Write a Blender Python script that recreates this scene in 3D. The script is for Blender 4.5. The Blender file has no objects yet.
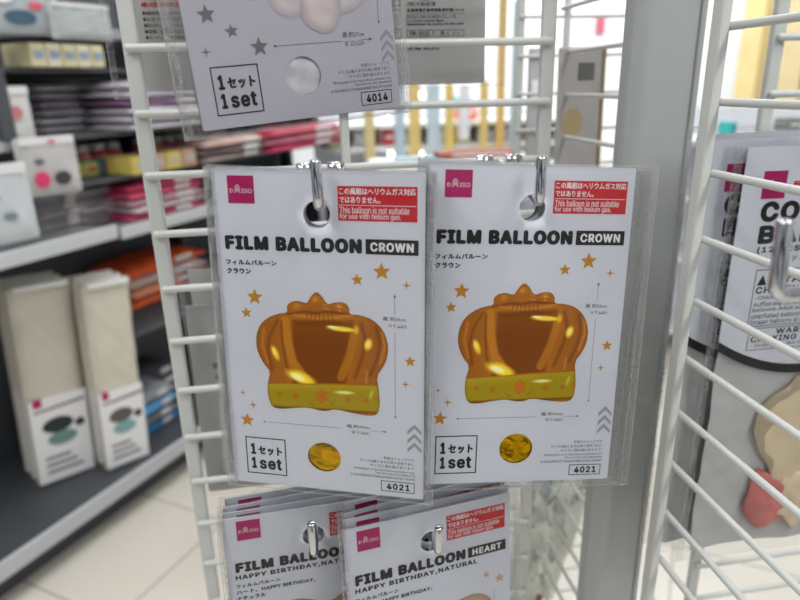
import bpy, bmesh, math, random
from mathutils import Vector, Matrix, Euler
random.seed(7)
C = bpy.context.scene.collection
SC = bpy.context.scene
R = math.radians

# ------------------------------------------------------------------ camera model (also used to lay the place out)
F_PX, PITCH, YAW, ROLL, EYE = 632.7, 18.86, 8.84, -1.487, 1.35
def cam_axes():
    p, y, r = R(PITCH), R(YAW), R(ROLL)
    fw = Vector((math.sin(y)*math.cos(p), math.cos(y)*math.cos(p), -math.sin(p)))
    rt = fw.cross(Vector((0, 0, 1))).normalized(); up = rt.cross(fw)
    return math.cos(r)*rt+math.sin(r)*up, -math.sin(r)*rt+math.cos(r)*up, fw
AX = cam_axes(); O = Vector((0, 0, EYE))
def ray(x, y): return (x-400)/F_PX*AX[0]-(y-300)/F_PX*AX[1]+AX[2]
def atY(x, y, Y): d = ray(x, y); return O+d*(Y/d.y)
def atX(x, y, X): d = ray(x, y); return O+d*(X/d.x)
def atZ(x, y, Z): d = ray(x, y); return O+d*((Z-EYE)/d.z)

# ------------------------------------------------------------------ materials
def lin(c):
    out = []
    for v in c:
        v /= 255.0
        out.append(v/12.92 if v <= .04045 else ((v+.055)/1.055)**2.4)
    return out
MATS = {}
def mat(name, rgb, rough=.5, metal=0., k=1., bump=0., bscale=60., var=0., vscale=8., spec=.5):
    if name in MATS: return MATS[name]
    m = bpy.data.materials.new(name); m.use_nodes = True
    nt = m.node_tree; b = nt.nodes['Principled BSDF']
    c = [min(.95, v*k) for v in lin(rgb)]
    b.inputs['Base Color'].default_value = (*c, 1)
    b.inputs['Roughness'].default_value = rough
    b.inputs['Metallic'].default_value = metal
    b.inputs['Specular IOR Level'].default_value = spec
    tc = nt.nodes.new('ShaderNodeTexCoord')
    if var:
        n = nt.nodes.new('ShaderNodeTexNoise'); n.inputs['Scale'].default_value = vscale; n.inputs['Detail'].default_value = 3
        nt.links.new(tc.outputs['Object'], n.inputs['Vector'])
        r = nt.nodes.new('ShaderNodeValToRGB')
        r.color_ramp.elements[0].position = .3; r.color_ramp.elements[1].position = .7
        r.color_ramp.elements[0].color = (*[v*(1-var) for v in c], 1)
        r.color_ramp.elements[1].color = (*[min(1, v*(1+var)) for v in c], 1)
        nt.links.new(n.outputs['Fac'], r.inputs['Fac']); nt.links.new(r.outputs['Color'], b.inputs['Base Color'])
    if bump:
        n = nt.nodes.new('ShaderNodeTexNoise'); n.inputs['Scale'].default_value = bscale; n.inputs['Detail'].default_value = 4
        nt.links.new(tc.outputs['Object'], n.inputs['Vector'])
        bp = nt.nodes.new('ShaderNodeBump'); bp.inputs['Strength'].default_value = bump; bp.inputs['Distance'].default_value = .002
        nt.links.new(n.outputs['Fac'], bp.inputs['Height']); nt.links.new(bp.outputs['Normal'], b.inputs['Normal'])
    MATS[name] = m
    return m
def glow(name, rgb, s):
    if name in MATS: return MATS[name]
    m = bpy.data.materials.new(name); m.use_nodes = True; nt = m.node_tree; nt.nodes.clear()
    e = nt.nodes.new('ShaderNodeEmission'); o = nt.nodes.new('ShaderNodeOutputMaterial')
    e.inputs[0].default_value = (*lin(rgb), 1); e.inputs[1].default_value = s
    nt.links.new(e.outputs[0], o.inputs[0]); MATS[name] = m; return m
def film(name, tint=.97, gain=1.3, rough=.09, haze=0., bump=.3, bscale=18., waves=0., ior=1.45):
    """clear plastic film: see-through with a Fresnel gloss and a little haze"""
    m = bpy.data.materials.new(name); m.use_nodes = True; nt = m.node_tree; nt.nodes.clear(); L = nt.links.new
    o = nt.nodes.new('ShaderNodeOutputMaterial'); tr = nt.nodes.new('ShaderNodeBsdfTransparent'); tr.inputs[0].default_value = (tint, tint, tint, 1)
    gl = nt.nodes.new('ShaderNodeBsdfGlossy'); gl.inputs['Roughness'].default_value = rough
    fr = nt.nodes.new('ShaderNodeFresnel'); fr.inputs['IOR'].default_value = ior
    mu = nt.nodes.new('ShaderNodeMath'); mu.operation = 'MULTIPLY'; mu.use_clamp = True; mu.inputs[1].default_value = gain
    mx = nt.nodes.new('ShaderNodeMixShader'); tc = nt.nodes.new('ShaderNodeTexCoord')
    ns = nt.nodes.new('ShaderNodeTexNoise'); ns.inputs['Scale'].default_value = bscale; ns.inputs['Detail'].default_value = 3
    L(tc.outputs['Object'], ns.inputs['Vector'])
    bp = nt.nodes.new('ShaderNodeBump'); bp.inputs['Strength'].default_value = bump; bp.inputs['Distance'].default_value = .004
    if waves:
        vo = nt.nodes.new('ShaderNodeTexVoronoi'); vo.inputs['Scale'].default_value = waves
        L(tc.outputs['Object'], vo.inputs['Vector']); L(vo.outputs['Distance'], bp.inputs['Height'])
    else: L(ns.outputs['Fac'], bp.inputs['Height'])
    L(bp.outputs['Normal'], gl.inputs['Normal']); L(bp.outputs['Normal'], fr.inputs['Normal'])
    L(fr.outputs[0], mu.inputs[0]); L(mu.outputs[0], mx.inputs[0]); L(tr.outputs[0], mx.inputs[1]); L(gl.outputs[0], mx.inputs[2])
    last = mx
    if haze:
        df = nt.nodes.new('ShaderNodeBsdfDiffuse'); df.inputs[0].default_value = (.8, .8, .8, 1)
        tl = nt.nodes.new('ShaderNodeBsdfTranslucent'); tl.inputs[0].default_value = (.8, .8, .8, 1)
        m1 = nt.nodes.new('ShaderNodeMixShader'); L(df.outputs[0], m1.inputs[1]); L(tl.outputs[0], m1.inputs[2])
        m2 = nt.nodes.new('ShaderNodeMixShader'); m2.inputs[0].default_value = haze
        if waves:
            rp = nt.nodes.new('ShaderNodeMapRange'); rp.inputs[1].default_value = 0; rp.inputs[2].default_value = .6
            rp.inputs[3].default_value = haze*1.7; rp.inputs[4].default_value = haze*.35
            L(vo.outputs['Distance'], rp.inputs[0]); L(rp.outputs[0], m2.inputs[0])
        L(mx.outputs[0], m2.inputs[1]); L(m1.outputs[0], m2.inputs[2]); last = m2
    L(last.outputs[0], o.inputs[0]); MATS[name] = m
    return m

# ------------------------------------------------------------------ mesh builder
_txt = {}
try:      # the typeface that ships inside Blender itself
    import os
    FONT = bpy.data.fonts.load(os.path.join(bpy.utils.system_resource('DATAFILES'), 'fonts', 'Inter.woff2'))
except Exception:
    FONT = None
def text_geo(s, bold, res):
    key = (s, bold, res)
    if key in _txt: return _txt[key]
    cu = bpy.data.curves.new('t', 'FONT'); cu.body = s; cu.resolution_u = res; cu.size = 1
    if FONT and s.isascii(): cu.font = FONT
    if bold > .04: cu.space_character = 1.16
    ob = bpy.data.objects.new('t', cu); C.objects.link(ob)
    dg = bpy.context.evaluated_depsgraph_get(); dg.update()
    me = bpy.data.meshes.new_from_object(ob.evaluated_get(dg))
    v = [(p.co.x, p.co.y) for p in me.vertices]; f = [tuple(p.vertices) for p in me.polygons]
    bpy.data.objects.remove(ob); bpy.data.curves.remove(cu); bpy.data.meshes.remove(me)
    xs = [a for a, _ in v] or [0, 1]; ys = [b for _, b in v] or [0, 1]
    _txt[key] = (v, f, min(xs), max(xs), min(ys), max(ys))
    return _txt[key]
class MB:
    def __init__(s): s.v = []; s.f = []; s.m = []; s.col = None
    def add(s, v, f, mi=0):
        n = len(s.v); s.v += [tuple(p) for p in v]; s.f += [tuple(i+n for i in q) for q in f]; s.m += [mi]*len(f); return s
    def box(s, c, d, rot=None, mi=0, bev=0.):
        bm = bmesh.new(); bmesh.ops.create_cube(bm, size=1)
        for v in bm.verts: v.co = Vector((v.co.x*d[0], v.co.y*d[1], v.co.z*d[2]))
        if bev: bmesh.ops.bevel(bm, geom=bm.edges[:], offset=bev, segments=2, affect='EDGES', profile=.5)
        M = Matrix.Translation(c) @ (rot.to_matrix().to_4x4() if rot is not None else Matrix())
        s.add([M @ v.co for v in bm.verts], [[v.index for v in f.verts] for f in bm.faces], mi); bm.free(); return s
    def tube(s, pts, r, n=10, mi=0, cap=True):
        pts = [Vector(p) for p in pts]; rs = r if isinstance(r, (list, tuple)) else [r]*len(pts)
        V = []; Fc = []; side = None
        for i, p in enumerate(pts):
            t = (pts[min(i+1, len(pts)-1)]-pts[max(i-1, 0)]).normalized()
            if side is None:
                side = t.cross(Vector((0, 0, 1)) if abs(t.z) < .9 else Vector((1, 0, 0))).normalized()
            side = (side-t*side.dot(t)).normalized(); up = t.cross(side)
            for k in range(n):
                a = 2*math.pi*k/n; V.append(p+(side*math.cos(a)+up*math.sin(a))*rs[i])
        for i in range(len(pts)-1):
            for k in range(n):
                a = i*n+k; b = i*n+(k+1) % n; Fc.append((a, b, b+n, a+n))
        if cap: Fc.append(tuple(range(n))[::-1]); Fc.append(tuple((len(pts)-1)*n+k for k in range(n)))
        return s.add(V, Fc, mi)
    def rod(s, a, b, r, n=10, mi=0):
        a = Vector(a); b = Vector(b); t = (b-a).normalized(); e = r*.6
        return s.tube([a, a+t*e*.35, a+t*e, b-t*e, b-t*e*.35, b], [r*.55, r*.88, r, r, r*.88, r*.55], n, mi)
    def lathe(s, prof, c=(0, 0, 0), n=16, mi=0):
        V = []; Fc = []
        for r, z in prof:
            for k in range(n):
                a = 2*math.pi*k/n; V.append((c[0]+r*math.cos(a), c[1]+r*math.sin(a), c[2]+z))
        for i in range(len(prof)-1):
            for k in range(n):
                a = i*n+k; b = i*n+(k+1) % n; Fc.append((a, b, b+n, a+n))
        Fc.append(tuple(range(n))[::-1]); Fc.append(tuple((len(prof)-1)*n+k for k in range(n)))
        return s.add(V, Fc, mi)
    def flat(s, pts, y, mi=0, th=0.):
        """polygon in the x,z plane, facing -y"""
        n = len(pts)
        area = sum(pts[i][0]*pts[(i+1) % n][1]-pts[(i+1) % n][0]*pts[i][1] for i in range(n))
        if area < 0: pts = pts[::-1]
        s.add([(x, y, z) for x, z in pts], [tuple(range(n))], mi)
        if th:
            s.add([(x, y+th, z) for x, z in pts], [tuple(range(n))[::-1]], mi)
            s.add([(x, y, z) for x, z in pts]+[(x, y+th, z) for x, z in pts], [(i, i+n, (i+1) % n+n, (i+1) % n) for i in range(n)], mi)
        return s
    def rect(s, x0, z0, x1, z1, y, mi=0): return s.flat([(x0, z0), (x1, z0), (x1, z1), (x0, z1)], y, mi)
    def frame(s, x0, z0, x1, z1, w, y, mi=0):
        s.rect(x0, z0, x1, z0+w, y, mi); s.rect(x0, z1-w, x1, z1, y, mi); s.rect(x0, z0+w, x0+w, z1-w, y, mi); s.rect(x1-w, z0+w, x1, z1-w, y, mi); return s
    def disc(s, cx, cz, rx, rz, y, mi=0, n=32): return s.flat([(cx+rx*math.cos(2*math.pi*k/n), cz+rz*math.sin(2*math.pi*k/n)) for k in range(n)], y, mi)
    def star(s, cx, cz, r, y, mi=0, a0=90, inner=.45, n=5):
        p = []
        for k in range(2*n):
            q = r if k % 2 == 0 else r*inner; a = R(a0+k*180/n); p.append((cx+q*math.cos(a), cz+q*math.sin(a)))
        for k in range(2*n):   # fan, keeps concave outline clean
            a, b = p[k], p[(k+1) % (2*n)]; s.flat([(cx, cz), a, b], y, mi)
        return s
    def chevrons(s, cx, zt, w, h, n, gap, y, mi=0, th=1.5e-3):
        for i in range(n):
            z = zt-i*gap
            s.flat([(cx-w/2, z-h), (cx, z), (cx, z-th*1.3), (cx-w/2, z-h-th*1.3)], y, mi)
            s.flat([(cx, z), (cx+w/2, z-h), (cx+w/2, z-h-th*1.3), (cx, z-th*1.3)], y, mi)
        return s
    def text(s, t, x0, z0, x1, z1, y, mi=0, bold=0., res=4):
        v, f, a, b, c, d = text_geo(t, bold, res)
        g = bold*1.15*(z1-z0); x0 += g; x1 -= g; z0 += g*.8; z1 -= g*.8      # heavier strokes: the outline printed a few times, each shifted a hair
        kx = (x1-x0)/max(b-a, 1e-6); kz = (z1-z0)/max(d-c, 1e-6)
        n = 0 if bold <= 0 else (2 if bold < .015 else 8)
        sh = [(0, 0)]+[(g*math.cos(2*math.pi*k/n), g*.8*math.sin(2*math.pi*k/n)) for k in range(n)]
        for k, (dx, dz) in enumerate(sh): s.add([(x0+(p-a)*kx+dx, y-k*1e-6, z0+(q-c)*kz+dz) for p, q in v], f, mi)
        return s
    def sheet(s, x0, z0, x1, z1, nx, nz, yf, mi=0, hole=None, keep=None):
        V = []; Fc = []
        for j in range(nz+1):
            for i in range(nx+1):
                x = x0+(x1-x0)*i/nx; z = z0+(z1-z0)*j/nz; V.append((x, yf(x, z), z))
        for j in range(nz):
            for i in range(nx):
                x = x0+(x1-x0)*(i+.5)/nx; z = z0+(z1-z0)*(j+.5)/nz
                if hole and math.hypot(x-hole[0], z-hole[1]) < hole[2]: continue
                if keep and not keep(x, z): continue
                a = j*(nx+1)+i; Fc.append((a, a+1, a+nx+2, a+nx+1))
        return s.add(V, Fc, mi)
    def mesh(s, name, mats, smooth=False):
        me = bpy.data.meshes.new(name); me.from_pydata(s.v, [], s.f)
        for m in (mats if isinstance(mats, (list, tuple)) else [mats]): me.materials.append(m)
        me.polygons.foreach_set('material_index', s.m)
        if smooth: me.polygons.foreach_set('use_smooth', [True]*len(s.f))
        me.update(); return me
    def build(s, name, mats, parent=None, smooth=False):
        return link(name, s.mesh(name, mats, smooth), parent)
def link(name, data, parent=None):
    o = bpy.data.objects.new(name, data); C.objects.link(o)
    if parent is not None: o.parent = parent
    return o
def tag(o, label=None, cat=None, group=None, kind=None):
    if label: o['label'] = label
    if cat: o['category'] = cat
    if group: o['group'] = group
    if kind: o['kind'] = kind
    return o
def thing(name, label, cat, loc=(0, 0, 0), rot=None, group=None):
    o = bpy.data.objects.new(name, None); o.empty_display_size = .02; C.objects.link(o); o.location = loc
    if rot is not None:
        o.rotation_mode = 'YXZ'; o.rotation_euler = rot
    return tag(o, label, cat, group)
def copy_tree(o, parent=None, skip=()):
    kids = [c for c in bpy.data.objects if c.parent == o]
    c = o.copy(); C.objects.link(c); c.parent = parent
    for k in kids:
        if k.name.split('.')[0] in skip: continue
        copy_tree(k, c)
    return c
def wob(x, z, seed=0., a=1.):
    return a*(math.sin(x*61+seed)*math.sin(z*47+seed*1.7)+.5*math.sin(x*133+z*91+seed*2.3)+.3*math.sin(z*213-x*71+seed))

# ------------------------------------------------------------------ shared materials
INK = mat('black_ink', (16, 16, 18), .45)
GREYINK = mat('grey_ink', (105, 105, 110), .5)
CARD = mat('white_card', (218, 221, 229), .55, k=1., bump=.05, bscale=90)
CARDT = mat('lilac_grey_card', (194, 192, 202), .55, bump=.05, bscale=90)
CARDBACK = mat('grey_white_card_back', (196, 194, 192), .6, bump=.05)
MAG = mat('magenta_ink', (178, 12, 96), .42)
RED = mat('red_ink', (205, 28, 38), .42)
WHITEINK = mat('white_ink', (240, 238, 240), .5)
GOLDINK = mat('gold_ink', (188, 128, 24), .42, k=1.15)
SILVERINK = mat('silver_grey_ink', (118, 116, 120), .42)
CHEV = mat('light_grey_ink', (160, 162, 166), .5)
BEIGEINK = mat('beige_ink', (214, 170, 128), .45)
FOIL = mat('gold_foil', (214, 164, 0), .2, metal=.95, bump=1., bscale=90)
PALEFOIL = mat('pale_foil', (226, 224, 230), .3, metal=.3, bump=.4, bscale=45)
CLEAR = film('clear_film', gain=.55, rough=.09, haze=.004, bump=.3, bscale=26)
SEAM = film('crimped_seam_film', gain=.9, rough=.22, haze=.11, bump=.8, waves=330.)
EDGE = film('folded_film_edge', gain=1.4, rough=.15, haze=.22, bump=.4)
CHROME = mat('chrome', (200, 200, 204), .07, metal=1.)
WIRE = mat('off_white_coated_wire', (198, 200, 196), .38, k=1., bump=.06, bscale=200)
COLUMN = mat('grey_white_painted_steel', (160, 163, 161), .42, bump=.05, bscale=40)

# ------------------------------------------------------------------ printed crown (flat artwork on the card)
HM = [0.16139298576814284, -0.006143356085677006, -50.78378970097846, 0.0035918881531048262, -0.15481908798008695,
      -35.320411024743215, 8.011011061947267e-05, -0.00011337436635479248, 1.0]
def hmm(X, Y):
    w = HM[6]*X+HM[7]*Y+1
    return ((HM[0]*X+HM[1]*Y+HM[2])/w/1000, (HM[3]*X+HM[4]*Y+HM[5])/w/1000)
def smooth_poly(pts, it=2):
    for _ in range(it):
        q = []
        for i in range(len(pts)):
            a = pts[i]; b = pts[(i+1) % len(pts)]
            q += [(a[0]*.75+b[0]*.25, a[1]*.75+b[1]*.25), (a[0]*.25+b[0]*.75, a[1]*.25+b[1]*.75)]
        pts = q
    return pts
CROWN = smooth_poly([(128, 548), (113, 505), (110, 460), (122, 405), (98, 378), (74, 335), (65, 300), (66, 255), (82, 215), (112, 190), (150, 175),
         (192, 170), (186, 145), (202, 127), (235, 122), (268, 136), (282, 106), (305, 84), (328, 104), (350, 140), (382, 128), (418, 129),
         (438, 150), (436, 177), (480, 180), (532, 198), (572, 238), (592, 290), (592, 342), (574, 388), (546, 425), (556, 480), (560, 535),
         (552, 578), (518, 584), (450, 572), (380, 555), (350, 564), (318, 562), (280, 550), (230, 550), (165, 556)], 1)
def inside(x, y, P):
    r = False; j = len(P)-1
    for i in range(len(P)):
        xi, yi = P[i]; xj, yj = P[j]
        if (yi > y) != (yj > y) and x < (xj-xi)*(y-yi)/(yj-yi)+xi: r = not r
        j = i
    return r
def near(x, y, P):
    best = 1e9; bp = None
    for i in range(len(P)):
        a = P[i]; b = P[(i+1) % len(P)]; dx, dy = b[0]-a[0], b[1]-a[1]
        t = max(0, min(1, ((x-a[0])*dx+(y-a[1])*dy)/(dx*dx+dy*dy+1e-9)))
        px, py = a[0]+t*dx, a[1]+t*dy; d = math.hypot(x-px, y-py)
        if d < best: best = d; bp = (px, py)
    return best, bp
def seg(x, y, P, w, soft=6):
    best = 1e9
    for a, b in zip(P, P[1:]):
        dx, dy = b[0]-a[0], b[1]-a[1]; t = max(0, min(1, ((x-a[0])*dx+(y-a[1])*dy)/(dx*dx+dy*dy)))
        best = min(best, math.hypot(x-a[0]-t*dx, y-a[1]-t*dy))
    return max(0, min(1, (w-best)/soft+.5))
def ell(x, y, cx, cy, a, b, ang=0, soft=.25):
    c, s = math.cos(R(ang)), math.sin(R(ang)); u = ((x-cx)*c+(y-cy)*s)/a; v = (-(x-cx)*s+(y-cy)*c)/b
    return max(0, min(1, (1-math.hypot(u, v))/soft+.0))
def mixc(a, b, t): return tuple(a[i]*(1-t)+b[i]*t for i in range(3))
def crown_ink(x, y, d):
    c = (172, 108, 26)
    c = mixc(c, (150, 84, 22), max(0, min(1, abs(x-328)/260-.25)))
    if y < 178:                                                  # little finials
        c = (165, 98, 20)
        for cx, cy, r in ((232, 150, 30), (305, 125, 32), (400, 152, 28)): c = mixc(c, (205, 140, 45), .7*ell(x, y, cx-4, cy-8, r*.7, r*.6, 0, .8))
        c = mixc(c, (110, 58, 8), .8*seg(x, y, [(190, 178), (262, 166), (300, 172), (350, 166), (436, 178)], 5))
        for i in range(12):
            gx, gy = 300+((i*53) % 110), 120+((i*37) % 45); c = mixc(c, (238, 205, 140), .6*ell(x, y, gx, gy, 4, 3))
    if y < 455:
        c = mixc(c, (128, 70, 8), .9*seg(x, y, [(245, 235), (255, 330), (300, 420)], 30, 30)*1)
        body = min(1, max(0, (x-205)/14))*min(1, max(0, (458-x-(y-230)*.12)/14))*min(1, max(0, (y-196)/14))
        c = mixc(c, (122, 62, 0), body*.95)
        c = mixc(c, (146, 86, 10), body*.5*max(0, min(1, (300-y)/120)))
        c = mixc(c, (190, 124, 30), .9*seg(x, y, [(180, 200), (192, 290), (215, 370), (262, 435), (285, 458)], 16, 9))
        c = mixc(c, (182, 116, 28), .85*seg(x, y, [(458, 255), (440, 340), (405, 428)], 17, 8)*(1 if y > 238 else .3))
        c = mixc(c, (104, 54, 4), .6*seg(x, y, [(165, 205), (170, 290), (185, 380), (225, 450)], 4, 6))
        c = mixc(c, (110, 58, 6), .55*seg(x, y, [(485, 215), (500, 270), (492, 340), (460, 430)], 7, 9))
        c = mixc(c, (206, 140, 48), .6*seg(x, y, [(215, 178), (330, 196), (450, 182)], 5, 6))
        c = mixc(c, (116, 62, 8), .7*seg(x, y, [(215, 205), (250, 216), (330, 205), (400, 212)], 6, 9))
        c = mixc(c, (196, 120, 44), .7*seg(x, y, [(96, 235), (90, 300), (112, 370)], 6, 8))
        c = mixc(c, (108, 58, 8), .6*seg(x, y, [(150, 200), (120, 260), (112, 320), (130, 400)], 5, 9))
        c = mixc(c, (112, 60, 10), .6*seg(x, y, [(545, 230), (560, 290), (548, 360), (522, 420)], 7, 10))
        c = mixc(c, (204, 132, 56), .7*seg(x, y, [(570, 250), (578, 310), (560, 375)], 5, 7))
        c = mixc(c, (206, 130, 70), .7*seg(x, y, [(508, 405), (504, 470)], 5, 6))
        for k in range(7):
            c = mixc(c, (96, 50, 6), .5*seg(x, y, [(270+k*16, 172), (262+k*19, 222)], 2.2, 4))
        c = mixc(c, (250, 222, 70), ell(x, y, 408, 236, 74, 13, 6, .5)); c = mixc(c, (255, 250, 170), ell(x, y, 372, 228, 30, 6, 8, .5))
        c = mixc(c, (232, 190, 40), ell(x, y, 465, 240, 14, 24, 0, .6)*.8)
        c = mixc(c, (248, 214, 60), ell(x, y, 513, 298, 20, 30, 15, .5)); c = mixc(c, (255, 244, 140), ell(x, y, 513, 296, 9, 17, 15, .5))
        c = mixc(c, (244, 205, 50), ell(x, y, 142, 332, 15, 40, -24, .5)); c = mixc(c, (255, 240, 120), ell(x, y, 138, 326, 7, 22, -24, .5))
        c = mixc(c, (250, 220, 40), ell(x, y, 245, 430, 78, 28, 24, .5)); c = mixc(c, (255, 252, 190), ell(x, y, 232, 428, 42, 14, 24, .5))
    belt = max(0, min(1, (y-(452+.02*(x-120)))/5))
    if belt > 0:
        g = (162, 140, 16); g = mixc(g, (188, 168, 44), max(0, min(1, (490-y)/40))*.6)
        for cx, cy, r in ((158, 496, 11), (222, 505, 13), (433, 518, 14), (505, 522, 13), (547, 516, 9)):
            g = mixc(g, (178, 104, 30), .9*ell(x, y, cx, cy, r, r, 0, .35))
        g = mixc(g, (190, 112, 32), .9*ell(x, y, 328, 506, 24, 30, 0, .3)); g = mixc(g, (196, 92, 34), .7*ell(x, y, 328, 506, 9, 12, 0, .4))
        for k in range(6):
            q = R(k*60+30); g = mixc(g, (176, 98, 26), .7*ell(x, y, 328+19*math.cos(q), 506+23*math.sin(q), 8, 8, 0, .5))
        for sx in (-1, 1):
            g = mixc(g, (128, 104, 20), .6*ell(x, y, 328+sx*40, 536, 15, 5, -sx*28, .5)); g = mixc(g, (176, 104, 30), .7*ell(x, y, 328+sx*52, 524, 7, 6, 0, .5))
        g = mixc(g, (232, 230, 150), ell(x, y, 418, 490, 50, 9, 3, .6)); g = mixc(g, (214, 206, 96), ell(x, y, 525, 498, 10, 26, 20, .6)*.6)
        edge = max(0, min(1, (y-(538+.06*(x-120)))/7))
        g = mixc(g, (112, 62, 14), edge*.9); g = mixc(g, (208, 132, 62), .8*edge*max(0, min(1, (y-558-.03*(x-120))/8)))
        c = mixc(c, g, belt)
    if d < 9: c = mixc(c, (126, 74, 22), .6*(1-d/9))
    return c
def ink_material(name, k):
    m = bpy.data.materials.new(name); m.use_nodes = True; nt = m.node_tree; b = nt.nodes['Principled BSDF']
    a = nt.nodes.new('ShaderNodeVertexColor'); a.layer_name = 'ink'; b.inputs['Roughness'].default_value = .5; b.inputs['Specular IOR Level'].default_value = .2
    g = nt.nodes.new('ShaderNodeMixRGB'); g.blend_type = 'MULTIPLY'; g.inputs[0].default_value = 1; g.inputs[2].default_value = (k, k, k, 1)
    nt.links.new(a.outputs[0], g.inputs[1]); nt.links.new(g.outputs[0], b.inputs['Base Color']); return m
def picture(outline, inkf, step, to_card, y, mname, k):
    """printed artwork: fine grid cut to the outline, one ink colour per vertex"""
    x0 = min(p[0] for p in outline); x1 = max(p[0] for p in outline); y0 = min(p[1] for p in outline); y1 = max(p[1] for p in outline)
    nx = int((x1-x0)/step)+2; ny = int((y1-y0)/step)+2; st = {}; V = []; cols = []
    for j in range(ny+1):
        for i in range(nx+1):
            x = x0-step/2+i*step; yy = y0-step/2+j*step; ins = inside(x, yy, outline); d, q = near(x, yy, outline)
            if ins or d < step*1.05:
                if not ins: x, yy = q; d = 0
                st[(i, j)] = len(V); u, w = to_card(x, yy); V.append((u, y, w)); cols.append(inkf(x, yy, d))
    F_ = []
    for j in range(ny):
        for i in range(nx):
            q = [st.get(t) for t in ((i, j), (i, j+1), (i+1, j+1), (i+1, j))]
            if None not in q: F_.append(tuple(q))
    mb = MB(); mb.add(V, F_); me = mb.mesh(mname, ink_material(mname+'_ink', k), True)
    at = me.color_attributes.new('ink', 'FLOAT_COLOR', 'POINT')
    flat_ = []
    for c in cols: flat_ += lin(c)+[1.0]
    at.data.foreach_set('color', flat_)
    return me
crown_mesh = picture(CROWN, crown_ink, 3.2, hmm, -.00016, 'crown_picture', 1.25)

# ------------------------------------------------------------------ balloon packs
CW0, CW1, CH0, CH1 = -.0652, .0648, -.1832, .0254
YP = -.00015           # ink sits just on the card
def card_mesh(front, w0=CW0, w1=CW1, h0=CH0, h1=CH1, hole=True, window=None, back=None):
    bm = bmesh.new(); loops = []
    r = .0012; pts = []
    for cx, cz, a0 in ((w1-r, h0+r, -90), (w1-r, h1-r, 0), (w0+r, h1-r, 90), (w0+r, h0+r, 180)):
        for k in range(5): a = R(a0+k*22.5); pts.append((cx+r*math.cos(a), cz+r*math.sin(a)))
    loops.append(pts)
    if hole: loops.append([(.0083*math.cos(2*math.pi*k/36), .0083*math.sin(2*math.pi*k/36)) for k in range(36)])
    if window: loops.append([(window[0]+window[2]*math.cos(2*math.pi*k/40), window[1]+window[3]*math.sin(2*math.pi*k/40)) for k in range(40)])
    ed = []
    for lp in loops:
        vs = [bm.verts.new((x, 0, z)) for x, z in lp]
        ed += [bm.edges.new((vs[i], vs[(i+1) % len(vs)])) for i in range(len(vs))]
    bmesh.ops.triangle_fill(bm, edges=ed, use_beauty=True, normal=(0, -1, 0))
    if window:                                     # triangle_fill may close the holes; clear them
        pass
    kill = [f for f in bm.faces if (hole and math.hypot(f.calc_center_median().x, f.calc_center_median().z) < .0081)
            or (window and math.hypot((f.calc_center_median().x-window[0])/window[2], (f.calc_center_median().z-window[1])/window[3]) < .97)]
    if kill: bmesh.ops.delete(bm, geom=kill, context='FACES_ONLY')
    for f in bm.faces:
        if f.normal.y > 0: f.normal_flip()
    ext = bmesh.ops.extrude_face_region(bm, geom=bm.faces[:])
    for v in [g for g in ext['geom'] if isinstance(g, bmesh.types.BMVert)]: v.co.y += .0005
    bmesh.ops.recalc_face_normals(bm, faces=bm.faces[:])
    me = bpy.data.meshes.new('card'); bm.to_mesh(me); bm.free(); me.materials.append(front); return me
def logo_mesh(x0, z0, x1, z1):
    m = MB(); m.rect(x0, z0, x1, z1, YP); w = x1-x0; h = z1-z0; y = YP-.0001; zb = z0+h*.38; ch = h*.15
    m.text('D', x0+w*.08, zb, x0+w*.20, zb+ch, y, 1, 0); m.text('ISO', x0+w*.53, zb, x0+w*.92, zb+ch, y, 1, 0)
    m.chevrons(x0+w*.37, zb+h*.31, w*.22, h*.11, 2, h*.10, y, 1, .00045)
    m.chevrons(x0+w*.37, zb+h*.14, w*.22, h*.13, 1, h*.10, y, 1, .0005)
    return m.mesh('brand_logo', [MAG, WHITEINK])
def warn_mesh(x0, z0, x1, z1):
    m = MB(); m.rect(x0, z0, x1, z1, YP); y = YP-.0001; w = x1-x0; h = z1-z0
    X = x0+w*.02
    m.text('この風船はヘリウムガス対応', X, z0+h*.755, x1-w*.02, z0+h*.955, y, 1, .022)
    m.text('ではありません。', X, z0+h*.515, x0+w*.54, z0+h*.70, y, 1, .022)
    m.rect(x0+w*.015, z0+h*.445, x1-w*.015, z0+h*.462, y, 1)
    m.text('This balloon is not suitable', X, z0+h*.215, x1-w*.10, z0+h*.415, y, 1, .01)
    m.text('for use with helium gas.', X, z0+h*.015, x1-w*.20, z0+h*.225, y, 1, .01)
    return m.mesh('warning_label', [RED, WHITEINK])
def sleeve_mesh(x0, z0, x1, z1, seed, thick=.0050, hole=.0105, amp=.00030):
    m = MB(); mx = (x0+x1)/2; hw = (x1-x0)/2; mz = (z0+z1)/2; hz = (z1-z0)/2
    def prof(x, z):
        u = abs((x-mx)/hw); v = abs((z-mz)/hz); return (max(0, 1-u**8)*max(0, 1-v**12))
    nx, nz = 44, 64
    m.sheet(x0, z0, x1, z1, nx, nz, lambda x, z: -.0006-.0009*prof(x, z)-abs(wob(x, z, seed, amp))*prof(x, z), 0, (0, 0, hole) if hole else None)
    m.sheet(x0, z0, x1, z1, nx//2, nz//2, lambda x, z: .0006+(thick-.001)*prof(x, z), 0, (0, 0, hole) if hole else None)
    return m.mesh('clear_sleeve', CLEAR, True)
def seam_mesh(x0, z0, x1, z1, w=.0055, side=0):
    m = MB()
    for a, b, c, d in (((x0, z0, x0+w, z1), (x1-w, z0, x1, z1))[side],):
        m.sheet(a, b, c, d, 2, 90, lambda x, z: -.0024+.0005*math.sin(z*1400)+.0006*math.sin(z*90+x*300), 0)
    return m.mesh('side_seam', SEAM, True)
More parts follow.
